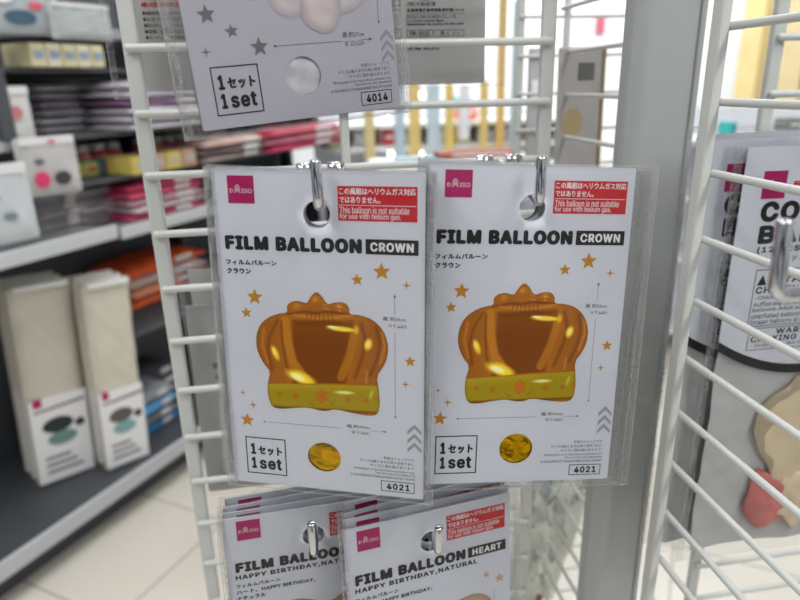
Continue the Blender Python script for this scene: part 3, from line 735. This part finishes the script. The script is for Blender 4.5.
def foil_bag(label, px, py, Y, w, h, mt, seed, rot):
    p = atY(px, py, Y); t = thing('foil_bag', label, 'bag', p, rot3(*rot), 'foil bags behind the grid')
    m = MB(); f = lambda s: (lambda x, z: s*(.012*max(0, 1-(abs(x)/(w/2))**4)*max(0, 1-(abs(z+h/2)/(h/2))**6))+wob(x*1.6, z*1.3, seed, .003))
    m.sheet(-w/2, -h, w/2, 0, 20, 28, f(-1)); m.sheet(-w/2, -h, w/2, 0, 20, 28, f(1)); m.build('bag_body', mt, t, True)
    m = MB(); m.box((0, 0, .012), (w*1.02, .003, .03), bev=.001); m.build('header_strip', mat('white_header', (215, 220, 218), .45), t)
    return t
TEAL = mat('silver_teal_foil', (188, 194, 188), .2, metal=.9, bump=1., bscale=28, var=.2, vscale=18)
DRED = mat('dark_red_foil', (122, 52, 50), .35, metal=.3, bump=.8, bscale=25, var=.3)
foil_bag('crumpled silver green bag below the right crown pack, nearer the post', 545, 470, .72, .055, .26, TEAL, 1.3, (10, 0, 8))
foil_bag('crumpled silver green bag below the right crown pack, beside the column', 580, 462, .78, .07, .26, TEAL, 4.1, (-10, 0, 14))
foil_bag('dark red foil bag low behind the heart packs', 552, 535, .80, .06, .2, DRED, 2.2, (0, 0, 18))
# hanging packs in the narrow gap left of the column
p = atY(534, 60, .93)


# ------------------------------------------------------------------ the shop beyond: left gondola
DS = Vector((.5624, .8269, 0)); DN = Vector((-.8269, .5624, 0)); GA = Vector((-.872, 1.552, 0)); GROT = math.atan2(DS.y, DS.x)
def G(s, t, z=0): return GA+DS*s+DN*t+Vector((0, 0, z))
def gpx(px, py, t):
    o = GA+DN*t; r = ray(px, py); k = DN.dot(o-O)/DN.dot(r); p = O+r*k; return DS.dot(p-GA), p.z
STEEL = mat('grey_shelf_steel', (150, 153, 158), .35, metal=.3); DSTEEL = mat('dark_shelf_steel', (72, 75, 80), .5); RAIL = mat('pale_price_rail', (190, 193, 196), .35)
def gbox(m, s0, s1, t0, t1, z0, z1, mi=0, bev=.004):
    m.box(G((s0+s1)/2, (t0+t1)/2, (z0+z1)/2)-m.o, (s1-s0, t1-t0, z1-z0), Euler((0, 0, GROT)), mi, bev); return m
def gondola():
    o = G(0, .25); t = thing('shelf_unit', 'long grey steel shelf unit with dark shelves at the left of the aisle', 'shelf unit', o)
    def part(nm, mt, *b):
        m = MB(); m.o = o; gbox(m, *b); return m.build(nm, mt, t)
    part('base_shelf', DSTEEL, -.9, 1.25, 0, .5, .125, .15); part('price_rail', RAIL, -.9, 1.25, -.012, 0, .10, .155)
    part('kick_plate', DSTEEL, -.9, 1.25, .06, .08, 0, .12)
    part('shelf_board', STEEL, -.9, .555, 0, .48, .935, .955); part('price_rail', RAIL, -.9, .555, -.012, 0, .925, .968)
    part('shelf_board', DSTEEL, .30, 2.15, .12, .5, 1.405, 1.418)
    part('shelf_board', STEEL, .62, 2.15, .06, .5, .915, .932); part('price_rail', RAIL, .62, 2.15, .048, .06, .90, .94)
    part('shelf_board', DSTEEL, .30, 2.15, .10, .5, 1.215, 1.232); part('shelf_board', DSTEEL, .30, 2.15, .10, .5, 1.075, 1.09)
    part('shelf_board', STEEL, .5, 2.15, .08, .5, 1.50, 1.53)
    part('shelf_board', DSTEEL, .62, 2.15, .06, .5, .56, .575)
    part('back_panel', DSTEEL, -.9, 2.15, .5, .53, 0, 1.75)
    part('upright', DSTEEL, .31, .35, .06, .10, 1.232, 1.52)
    part('added_dark_panel', DSTEEL, 2.15, 2.17, 0, .5, 0, .90)  # added dark panel; blocks the bright wall seen through the hook hole
    for s in (.22, 1.25, 2.10): part('upright', DSTEEL, s, s+.04, .42, .48, 0, 1.8)
    return t
gondola()
def grect(x0, y0, x1, y1, t):
    a = gpx(x0, y1, t); b = gpx(x1, y0, t); c = gpx(x0, y0, t); d = gpx(x1, y1, t)
    return min(a[0], c[0]), max(b[0], d[0]), (a[1]+d[1])/2, (b[1]+c[1])/2
BOARDS = (.15, .575, .932, .955, 1.09, 1.232, 1.418)
def shelfrect(px, tmin=.02, tmax=.24):
    '''rest a pixel rectangle's footprint on the shelf board that lies under it'''
    best = None
    for zs in BOARDS:
        if px[3] < 90 and zs < EYE or px[3] >= 90 and zs > EYE: continue
        p = atZ(px[0], px[3], zs); t = DN.dot(p-GA); sx = DS.dot(p-GA)
        if zs == .955 and sx > .5 or zs in (.932, .575) and sx < .62 or zs > 1 and sx < .28: continue
        e = max(tmin-t, 0, t-tmax)
        if best is None or e < best[0]: best = (e, zs, min(max(t, tmin), tmax))
    if best is None: best = (0, 1.418, .18)
    e, zs, t = best; s0, s1, z0, z1 = grect(*px, t); above = [b for b in BOARDS if b > zs+.05]
    top = (above[0]-.02 if above else 9)
    #print('SHELF', px, [round(v, 3) for v in (s0, s1, zs, zs+z1-z0, top, t, e)])
    return s0, s1, zs, min(zs+(z1-z0), top), t
def slabmesh(w, d, h, seed, sag=.0):
    """soft folded pack: rounded slab with a slightly wavy top"""
    m = MB(); n = 14; k = 6; V = []; Fc = []
    for j in range(k+1):
        for i in range(n+1):
            x = -w/2+w*i/n; y = -d/2+d*j/k; e = (1-abs(2*i/n-1)**6)*(1-abs(2*j/k-1)**6)
            V.append((x, y, h*(.35+.65*e)+.12*h*math.sin(x*40+seed)*e)); 
    N = len(V)
    for j in range(k+1):
        for i in range(n+1): x, y, z = V[j*(n+1)+i]; V.append((x, y, .10*h))
    for j in range(k):
        for i in range(n):
            a = j*(n+1)+i; Fc.append((a, a+1, a+n+2, a+n+1)); Fc.append((N+a, N+a+n+1, N+a+n+2, N+a+1))
    for i in range(n):
        Fc.append((i, N+i, N+i+1, i+1)); a = k*(n+1)+i; Fc.append((a, a+1, N+a+1, N+a))
    for j in range(k):
        a = j*(n+1); Fc.append((a, a+n+1, N+a+n+1, N+a)); a += n; Fc.append((a, N+a, N+a+n+1, a+n+1))
    m.add(V, Fc); return m
def pile(name, cat, group, what, px, n, t, depth, cols, seed):
    """a pile of flat soft packs, each one a thing of its own"""
    s0, s1, z0, z1, t = shelfrect(px); depth = min(depth, .49-t)-.012; h = (z1-z0)/n/1.12; w = s1-s0; mt = [mat('cloth_%d_%d_%d' % c, c, .6, bump=.3, bscale=25, var=.15, vscale=12) for c in cols]
    me = [slabmesh(w, depth, h*1.05, seed+i).mesh(name, mt[i], True) for i in range(len(cols))]
    band = MB().box((w*.18, -depth/2-.001, h*.5), (w*.22, .003, h*.5), bev=.0006).mesh('paper_band', mat('white_band', (225, 222, 222), .5))
    words = ['lowest', 'second from the bottom', 'third from the bottom', 'fourth from the bottom', 'fifth from the bottom', 'sixth from the bottom', 'seventh from the bottom', 'eighth from the bottom']
    for i in range(n):
        lab = '%s, %s' % (what, 'topmost' if i == n-1 else words[i])
        o = thing(name, lab, cat, G((s0+s1)/2+.004*math.sin(i*2.3+seed), t+depth/2+.005*math.cos(i*1.9), z0+h*i), Euler((0, 0, GROT+.03*math.sin(i*3+seed)), 'YXZ'), group)
        link('folded_cloth', me[i % len(me)], o); link('paper_band', band, o)
# upper shelves: folded cloth in grey and purple
pile('folded_throw', 'textile pack', 'grey and purple folded throws', 'grey purple folded throw in the near upper pile', (48, 70, 128, 131), 6, .14, .22, [(190, 186, 192), (206, 203, 208), (172, 168, 174), (186, 170, 186)], 1.)
pile('folded_throw', 'textile pack', 'grey and purple folded throws', 'grey purple folded throw in the upper pile behind the left post', (132, 74, 208, 131), 6, .14, .22, [(206, 200, 210), (186, 180, 190), (198, 192, 202), (150, 112, 148)], 2.)
pile('folded_bag', 'textile pack', 'flat grey packs on the middle shelf', 'flat pale grey pack in the near middle shelf pile', (40, 188, 84, 232), 6, .10, .22, [(186, 182, 182), (160, 156, 158), (200, 196, 192)], 3.)
pile('folded_bag', 'textile pack', 'flat grey packs on the middle shelf', 'flat pinkish grey pack in the farther middle shelf pile', (86, 186, 128, 226), 6, .16, .22, [(188, 176, 180), (158, 148, 154), (204, 194, 196)], 4.)
pile('folded_pack', 'textile pack', 'pink packs behind the left post', 'pink white flat pack in the pile left of the crown packs', (136, 178, 204, 222), 5, .08, .24, [(206, 70, 112), (222, 200, 206), (190, 150, 160), (222, 84, 120)], 5.)
pile('folded_pack', 'textile pack', 'orange packs behind the left post', 'orange folded pack in the low pile left of the crown packs', (132, 250, 206, 296), 4, .09, .26, [(232, 104, 52), (238, 150, 110), (200, 178, 170), (236, 92, 40)], 6.)
pile('folded_pack', 'textile pack', 'red packs seen over the crown packs', 'magenta folded pack in the pile over the left crown packs', (272, 138, 345, 162), 3, .20, .18, [(190, 40, 84), (206, 120, 140), (170, 48, 70)], 7.)
pile('folded_pack', 'textile pack', 'brown packs seen over the crown packs', 'brown grey folded pack in the pile over the left crown packs', (205, 140, 270, 164), 3, .15, .16, [(150, 132, 128), (120, 100, 104), (178, 150, 140)], 8.)
pile('folded_pack', 'textile pack', 'blue and grey packs low on the shelf', 'grey blue folded pack low behind the left post', (140, 396, 178, 442), 4, .16, .2, [(60, 130, 190), (118, 122, 128), (84, 158, 208), (150, 154, 158)], 9.)
pile('folded_pack', 'textile pack', 'blue and dark packs mid shelf', 'dark folded pack on the middle level behind the left post', (134, 330, 176, 378), 4, .10, .2, [(70, 72, 78), (66, 110, 150), (90, 92, 98)], 10.)
# jars and boxes
def gitems(name, cat, group, what, px, n, t, build, words=None):
    s0, s1, z0, z1, t = shelfrect(px); w = (s1-s0)/n
    for i in range(n):
        side = 'nearest end' if i == 0 else ('far end' if i == n-1 else '%s from the near end' % ['', 'second', 'third', 'fourth', 'fifth', 'sixth', 'seventh', 'eighth', 'ninth', 'tenth'][i])
        o = thing(name, '%s, %s' % (what, side), cat, G(s0+w*(i+.5), t+.05, z0), Euler((0, 0, GROT), 'YXZ'), group)
        build(o, w*.92, z1-z0, i)
def jar(o, w, h, i):
    r = w/2; cols = ((226, 92, 100), (236, 140, 140), (222, 72, 86))
    MB().lathe([(r*.85, 0), (r, h*.06), (r, h*.68), (r*.8, h*.76)]).build('jar_body', mat('pink_jar_%d' % (i % 3), cols[i % 3], .35), o, True)
    MB().lathe([(r*.84, h*.76), (r*.86, h*.79), (r*.86, h*.97), (r*.7, h)]).build('lid', mat('white_lid', (228, 226, 226), .4), o, True)
    MB().lathe([(r*1.01, h*.25), (r*1.015, h*.27), (r*1.015, h*.52), (r*1.01, h*.54)]).build('label_band', mat('pale_label', (232, 210, 210), .5), o, True)
gitems('jar', 'jar', 'pink jars under the throws', 'small pink jar under the near throws', (68, 137, 128, 166), 4, .13, jar)
gitems('jar', 'jar', 'pink jars behind the left post', 'small pink jar behind the left post', (146, 134, 206, 160), 5, .15, jar)
def carton(cols, lid):
    def f(o, w, h, i):
        c = cols[i % len(cols)]
        MB().box((0, .04, h/2), (w, .12, h), bev=.004).build('carton_body', mat('carton_%d_%d_%d' % c, c, .5, var=.06), o)
        MB().box((0, -.0215, h*.55), (w*.6, .003, h*.35), bev=.0008).build('front_label', mat('carton_label_%d_%d_%d' % lid, lid, .45), o)
        MB().box((0, .04, h+.002), (w*.96, .115, .006), bev=.001).build('lid', mat('carton_%d_%d_%d' % c, c, .5), o)
    return f
gitems('carton', 'box', 'cream cartons on the upper shelf', 'cream yellow carton on the upper shelf', (40, 43, 110, 64), 5, .2, carton([(220, 212, 172), (228, 222, 196)], (150, 166, 196)))
gitems('carton', 'box', 'yellow low cartons', 'low yellow carton beneath the pink jars', (76, 168, 136, 180), 4, .2, carton([(206, 196, 96), (190, 200, 120), (60, 130, 140)], (200, 80, 90)))
gitems('carton', 'box', 'yellow low cartons behind post', 'low yellowish carton behind the left post', (140, 160, 204, 176), 4, .2, carton([(206, 186, 96), (186, 150, 130)], (180, 180, 170)))
gitems('carton', 'box', 'grey boxes', 'mid grey box standing on the middle shelf at the left', (22, 100, 66, 168), 1, .22, carton([(128, 130, 134)], (170, 168, 170)))
gitems('carton', 'box', 'cream boxes over the crown packs', 'cream lit box seen above the left crown pack', (196, 124, 232, 152), 2, .35, carton([(232, 222, 196), (244, 240, 226)], (226, 222, 210)))
gitems('carton', 'box', 'dark boxes over the crown packs', 'dark grey box seen under pack 4014', (256, 112, 318, 140), 3, .30, carton([(52, 54, 62), (86, 86, 92), (60, 56, 66)], (130, 120, 126)))
# hanging goods at the left
def hang_pack(label, px, t, base, dots, group):
    s0, s1, z0, z1 = grect(*px, t); w = s1-s0; h = z1-z0
    o = thing('hanging_pack', label, 'goods pack', G((s0+s1)/2, t, z0), Euler((0, 0, GROT-.15), 'YXZ'), group)
    m = MB(); f = lambda k: (lambda x, z: k*.014*max(0, 1-(abs(x)/(w/2))**4)*max(0, 1-(abs(z-h/2)/(h/2))**6)+wob(x, z, px[0], .0015))
    m.sheet(-w/2, 0, w/2, h, 14, 18, f(-1)); m.sheet(-w/2, 0, w/2, h, 14, 18, f(1)); m.build('pouch', mat('pouch_%d_%d_%d' % base, base, .35, bump=.5, bscale=14, var=.08), o, True)
    MB().box((0, -.012, h*.93), (w*.9, .006, h*.12), bev=.001).build('header', mat('header_white', (222, 222, 222), .45), o)
    for (u, v, a, b, c) in dots:
        m = MB(); m.disc((u-.5)*w, v*h, a*w, b*h, -.0205, 0, 20); m.build('printed_spot', mat('spot_%d_%d_%d' % c, c, .45), o)
    return o
hang_pack('white goods pouch with pink and black printed spots on the left shelf', (26, 136, 70, 196), .04, (190, 188, 186), [(.3, .3, .13, .14, (214, 60, 104)), (.64, .29, .14, .12, (60, 56, 60)), (.3, .6, .08, .05, (96, 92, 96)), (.55, .92, .07, .03, (214, 110, 140))], 'hanging goods at the left')
hang_pack('crumpled clear and white bag in the far top left corner', (-14, -12, 50, 34), .02, (176, 184, 190), [(.45, .35, .2, .16, (64, 92, 112)), (.66, .62, .1, .08, (216, 90, 110)), (.25, .75, .15, .12, (230, 232, 232))], 'hanging goods at the left')
hang_pack('white crumpled pouch standing at the left edge on the middle shelf', (-30, 164, 22, 246), .0, (194, 200, 204), [(.6, .35, .10, .05, (120, 130, 142)), (.4, .6, .12, .04, (150, 140, 146))], 'hanging goods at the left')
hang_pack('pale green printed pouch between the left pouches', (0, 86, 24, 152), .08, (206, 206, 204), [(.5, .6, .2, .10, (190, 120, 124))], 'hanging goods at the left')
hang_pack('grey plastic film bag hanging at the top, left of the post', (56, 4, 104, 40), -.03, (176, 182, 184), [], 'hanging goods at the left')
# two tall cover packs standing on the base shelf
def cover_pack(label, a, b, h, split, group, dark, teal):
    a = Vector(a); b = Vector(b); w = (b-a).length; ang = math.atan2(b.y-a.y, b.x-a.x)
    o = thing('fabric_cover_pack', label, 'fabric pack', (a+b)/2, Euler((0, R(3.2), ang), 'YXZ'), group)
    m = MB(); D = .035
    def f(k): return lambda x, z: D*.5+k*D*.5*(max(0, 1-(abs(x)/(w/2))**5)*max(0, 1-(abs(z-h/2)/(h/2))**10))+wob(x, z, a.x*9, .002)
    for k in (-1, 1): m.sheet(-w/2, 0, w/2, h, 18, 40, f(k))
    m.build('folded_cloth', mat('cream_cloth', (206, 200, 184), .6, bump=.5, bscale=9, var=.05), o, True)
    m = MB(); m.box((0, -.003, split*h*.5), (w*.98, .006, split*h*.97), bev=.002); m.build('paper_label', mat('label_white', (232, 232, 232), .5), o)
    m = MB(); m.box((0, -.004, h*.985), (w*.9, .02, h*.03), bev=.004); m.build('bag_fold', mat('bag_fold_white', (220, 220, 214), .4), o)
    y = -.0066
    m = MB(); m.rect(-w*.42, split*h*.90, -w*.27, split*h*1.0, y); m.build('brand_logo', MAG, o)
    m = MB(); m.flat([(-w*.42, split*h*.84), (w*.46, split*h*.87), (w*.46, split*h*.90), (-w*.42, split*h*.86)], y); m.build('title_bar', mat('dark_bar', (60, 30, 36), .5), o)
    m = MB(); m.disc(-w*.05, split*h*.66, w*.27, split*h*.09, y); m.build('printed_pot', mat('print_dark_%d_%d_%d' % dark, dark, .5), o)
    m = MB(); m.disc(0, split*h*.5, w*.26, split*h*.08, y-.0002); m.build('printed_lid', mat('print_%d_%d_%d' % teal, teal, .5), o)
    m = MB(); m.disc(w*.33, split*h*.62, w*.09, split*h*.05, y); m.build('printed_badge', mat('badge', (200, 50, 90) if dark[0] > 60 else (50, 44, 48), .5), o)
    m = MB()
    for k in range(3): m.rect(-w*.34, split*h*(.12+.08*k), w*(.3-.1*k), split*h*(.15+.08*k), y)
    m.build('printed_lines', mat('print_lines', (90, 80, 90), .5), o)
    return o
A = cover_pack('tall cream fabric cover pack on the base shelf, nearer of the two fronts', (-.885, 1.887, .155), (-.748, 1.991, .155), .66, .45, 'fabric cover packs on the base shelf', (34, 44, 42), (110, 140, 136))
B = cover_pack('tall cream fabric cover pack on the base shelf, farther front, beside the left post', (-.696, 1.939, .155), (-.581, 2.032, .155), .64, .435, 'fabric cover packs on the base shelf', (92, 88, 80), (128, 168, 166))
for i, (src, off, lab) in enumerate(((A, (-.035, .045, 0), 'cream fabric cover pack right behind the nearest one'), (A, (-.07, .09, 0), 'cream fabric cover pack at the back of the near row'), (B, (-.035, .045, 0), 'cream fabric cover pack right behind the farther front one'), (B, (-.07, .09, 0), 'cream fabric cover pack at the back of the farther row'))):
    c = copy_tree(src); c.location = src.location+Vector(off); c['label'] = lab

# ------------------------------------------------------------------ bright far side of the shop
def far_box(name, label, cat, px, Y, depth, col, group=None, rough=.5, parts=True, mt=None, z0=None):
    a = atY(px[0], px[3], Y); b = atY(px[2], px[1], Y)
    if z0 is not None: a.z = z0
    w = b.x-a.x; h = b.z-a.z
    o = thing(name, label, cat, ((a.x+b.x)/2, Y+depth/2, a.z), None, group)
    mm_ = mt or mat('%s_%d_%d_%d' % (name, *col), col, rough, var=.05)
    MB().box((0, 0, h/2), (w, depth, h), bev=min(w, depth, h)*.12).build('body', mm_, o)
    if parts:
        MB().box((0, -depth/2-.002, h*.62), (w*.7, .004, h*.22), bev=.001).build('front_label', mat('far_label', (236, 236, 240), .5), o)
    return a.z+h
YEL = (236, 208, 130)
for i, (px, c, n_) in enumerate((((366, 84, 373, 164), (224, 210, 150), 'thin cream banner left of the yellow ones'), ((396, 84, 404, 164), (196, 214, 226), 'pale blue banner left of the yellow ones'), ((428, 84, 440, 164), (206, 222, 232), 'pale blue banner between two yellow ones'), ((460, 84, 470, 140), (244, 246, 250), 'white short banner above the coral box'), ((510, 0, 519, 160), (184, 206, 214), 'pale blue banner right of the tallest yellow one'))):
    far_box('hanging_banner', n_+', bright far wall', 'banner', px, 3.28, .03, c, 'pale banners', parts=False)
for i, (px, c) in enumerate((((410, 80, 420, 166), YEL), ((446, 80, 454, 166), (236, 208, 120)), ((480, 80, 489, 166), YEL), ((496, -30, 509, 166), (234, 198, 118)))):
    far_box('hanging_banner', 'tall narrow yellow banner on the bright far wall, %s' % ['first from the left', 'second from the left', 'third from the left', 'rightmost and tallest'][i], 'banner', px, 3.30, .03, c, 'yellow banners', parts=False)
far_box('goods_box', 'teal blue box low on the bright far shelf', 'box', (392, 146, 410, 176), 3.52, .1, (30, 140, 170), z0=1.033)
c_ = far_box('goods_box', 'coral red goods box below the light blue one', 'box', (458, 108, 478, 124), 3.5, .1, (240, 120, 90), z0=1.153)
far_box('goods_box', 'light blue box resting on the coral one on the bright far shelf', 'box', (454, 96, 472, 106), 3.51, .08, (110, 210, 228), z0=c_)
far_box('goods_box', 'long rust brown box above the right crown packs', 'box', (440, 150, 522, 165), 2.42, .12, (160, 78, 44), z0=1.066)
far_box('goods_box', 'long teal box in front of the rust brown one', 'box', (398, 160, 442, 172), 2.4, .12, (24, 130, 150), z0=1.066)
far_box('goods_box', 'small red box beside the banners', 'box', (384, 132, 394, 148), 3.52, .1, (226, 80, 90), z0=1.033)
far_box('price_sign', 'small pink red sign on the far wall above the column gap', 'sign', (596, 16, 606, 34), 4.975, .02, (190, 96, 116), parts=False)
far_box('goods_box', 'teal standing box right of the column', 'box', (727, 122, 738, 158), 2.82, .1, (0, 168, 164), parts=False, z0=1.073)
far_box('goods_box', 'red goods box right of the teal one', 'box', (753, 138, 763, 158), 2.84, .1, (220, 60, 60), parts=False, z0=1.073)
far_box('goods_box', 'dark grey blurred box at the far right', 'box', (782, 118, 804, 160), 2.8, .1, (110, 110, 104), z0=1.073)
far_box('wall_pillar', 'cream pillar standing against the bright wall at the right', 'pillar', (750, -60, 776, 175), 3.9, .2, (214, 192, 132), parts=False, z0=0)
far_box('wall_pillar', 'wide beige pillar at the far right edge', 'pillar', (783, -60, 830, 175), 3.6, .2, (204, 184, 140), parts=False, z0=0)
far_box('narrow_pack', 'narrow grey pack on the far small panel left of the column', 'goods pack', (526, 48, 543, 162), .9035, .008, (184, 186, 188))
def shelf_far(label, x0, x1, Y, zs, bh=1.2, name='far_shelf_unit'):
    o = thing(name, label, 'shelf unit', ((x0+x1)/2, Y, 0)); w = x1-x0; W = mat('far_white_shelf', (236, 238, 242), .5)
    MB().box((0, .18, bh/2), (w, .03, bh), bev=.004).build('back_panel', W, o)
    for z in zs: MB().box((0, 0, z), (w, .34, .025), bev=.004).build('shelf_board', W, o)
    for s in (-1, 1): MB().box((s*w/2, 0, bh/2), (.03, .36, bh), bev=.004).build('side_panel', W, o)
    return o
shelf_far('white far shelf unit under the bright banners', .12, 1.5, 3.6, (.12, .5, .8, 1.02, 1.14))
shelf_far('low white shelf unit standing before the far one, rust brown box on it', .30, .95, 2.45, (.12, .5, .8, 1.053), 1.06)
shelf_far('white far shelf unit beyond the column at the right', 1.62, 3.2, 2.9, (.12, .5, .8, 1.06))
# goods on the far shelves (top shelf row), small and blurred
pal = [(240, 226, 170), (226, 232, 240), (232, 170, 160), (190, 220, 228), (244, 240, 226), (240, 206, 120), (206, 214, 222), (236, 190, 200)]
for i in range(9):
    x = .23+i*.14; c = pal[i % 8]; h = .06+.012*((i*7) % 3)
    o = thing('goods_carton', 'pale carton on the far shelf under the banners, %s from the left' % ['first', 'second', 'third', 'fourth', 'fifth', 'sixth', 'seventh', 'eighth', 'ninth'][i], 'box', (x, 3.62, 1.033), None, 'pale cartons on the far shelf')
    MB().box((0, 0, h/2), (.1, .12, h), bev=.006).build('carton_body', mat('far_carton_%d' % (i % 8), c, .5), o); MB().box((0, -.062, h*.6), (.07, .004, h*.3), bev=.001).build('front_label', mat('far_label', (236, 236, 240), .5), o)
# white light reflections on the far goods, added as small glowing balls
for i, (x, y) in enumerate(((387, 119), (401, 119), (421, 95), (391, 154), (402, 154), (421, 154))):
    p = atY(x, y, 3.34); o = thing('glint_globe', 'added round reflection lamp glowing at the bright far shelf, %s' % ['upper left one of the pair', 'upper right one of the pair', 'highest', 'lower left one of three', 'lower middle one of three', 'lower right one of three'][i], 'glint', p, None, 'added reflection glints')
    MB().lathe([(.004, -.014), (.011, -.009), (.015, 0), (.011, .009), (.004, .014)], n=14).build('globe', glow('glint_glow', (255, 253, 250), 9), o, True)
    MB().lathe([(.005, .012), (.006, .03)], n=10).build('glint_stem', STEEL, o, True)

# ------------------------------------------------------------------ setting
def struct(name, mb, m, smooth=False): o = mb.build(name, m, None, smooth); o['kind'] = 'structure'; return o
def floor_mat():
    m = bpy.data.materials.new('pale_floor_tile'); m.use_nodes = True; nt = m.node_tree; b = nt.nodes['Principled BSDF']; L = nt.links.new
    tc = nt.nodes.new('ShaderNodeTexCoord'); mp = nt.nodes.new('ShaderNodeMapping'); mp.inputs['Rotation'].default_value[2] = -GROT
    br = nt.nodes.new('ShaderNodeTexBrick'); br.offset = 0; br.inputs['Scale'].default_value = 1.; br.inputs['Brick Width'].default_value = .45; br.inputs['Row Height'].default_value = .45
    br.inputs['Mortar Size'].default_value = .0035; br.inputs['Color1'].default_value = (*lin((222, 216, 204)), 1); br.inputs['Color2'].default_value = (*lin((218, 212, 200)), 1); br.inputs['Mortar'].default_value = (*lin((168, 160, 150)), 1)
    q = G(0, -.1); mp.inputs['Location'].default_value = (.03, .06, 0)
    L(tc.outputs['Object'], mp.inputs[0]); L(mp.outputs[0], br.inputs['Vector']); L(br.outputs['Color'], b.inputs['Base Color']); b.inputs['Roughness'].default_value = .22
    return m
m = MB(); m.box((0, 2.5, -.05), (10, 9, .1)); struct('floor', m, floor_mat())
m = MB(); m.box((0, 5.05, 1.5), (10, .1, 3)); struct('wall_back', m, mat('bright_wall', (236, 238, 240), .6))
m = MB(); m.box((3.9, 2.5, 1.5), (.1, 5, 3)); struct('wall_right', m, mat('bright_wall', (236, 238, 240), .6))
m = MB(); m.box((-3.4, 2.5, 1.5), (.1, 5, 3)); struct('wall_left', m, mat('grey_wall', (170, 170, 174), .6))
m = MB(); m.box((0, 2.5, 3.05), (10, 9, .1)); struct('ceiling', m, mat('white_ceiling', (225, 225, 225), .7))

# ------------------------------------------------------------------ light
def area(name, loc, sx, sy, power, rot=(0, 0, 0), col=(1, 1, 1)):
    l = bpy.data.lights.new(name, 'AREA'); l.shape = 'RECTANGLE'; l.size = sx; l.size_y = sy; l.energy = power; l.color = col
    o = bpy.data.objects.new(name, l); C.objects.link(o); o.location = loc; o.rotation_euler = rot; return o
for i, (x, y) in enumerate(((-1.2, -.9), (.9, -.9))): area('ceiling_tube', (x, y, 2.95), .25, 2.2, 62)
for i, (x, y) in enumerate(((-.35, 1.3), (.3, 2.3))): area('ceiling_tube', (x, y, 2.95), .25, 2.0, 20)
for i, (x, y) in enumerate(((.8, 4.2), (2.4, 3.6))): area('ceiling_tube', (x, y, 2.95), 1.6, .3, 62, (R(14), 0, 0), (.95, .975, 1))
w = bpy.data.worlds.new('World'); SC.world = w; w.use_nodes = True
nt = w.node_tree; tc = nt.nodes.new('ShaderNodeTexCoord'); nz = nt.nodes.new('ShaderNodeTexNoise'); nz.inputs['Scale'].default_value = 2.6; nz.inputs['Detail'].default_value = 2
cr = nt.nodes.new('ShaderNodeValToRGB'); cr.color_ramp.elements[0].position = .44; cr.color_ramp.elements[1].position = .56  # made-up dark and bright patches, added for contrast in chrome reflections
cr.color_ramp.elements[0].color = (.05, .052, .055, 1); cr.color_ramp.elements[1].color = (.92, .96, 1, 1)
nt.links.new(tc.outputs['Generated'], nz.inputs['Vector']); nt.links.new(nz.outputs['Fac'], cr.inputs['Fac']); nt.links.new(cr.outputs['Color'], nt.nodes['Background'].inputs[0])
nt.nodes['Background'].inputs[1].default_value = .85

# ------------------------------------------------------------------ camera
cd = bpy.data.cameras.new('camera'); co = bpy.data.objects.new('camera', cd); C.objects.link(co); SC.camera = co
r_, u_, f_ = AX; M = Matrix(((r_.x, u_.x, -f_.x, 0), (r_.y, u_.y, -f_.y, 0), (r_.z, u_.z, -f_.z, EYE), (0, 0, 0, 1))); co.matrix_world = M
cd.sensor_width = 36; cd.lens = F_PX*36/800; cd.clip_start = .02; cd.clip_end = 50
cd.dof.use_dof = True; cd.dof.focus_distance = .418; cd.dof.aperture_fstop = 5.6
SC.view_settings.view_transform = 'Standard'; SC.view_settings.look = 'None'; SC.view_settings.gamma = 1; SC.view_settings.use_curve_mapping = False
SC.view_settings.exposure = -.46
SC.cycles.transparent_max_bounces = 48; SC.cycles.max_bounces = 8
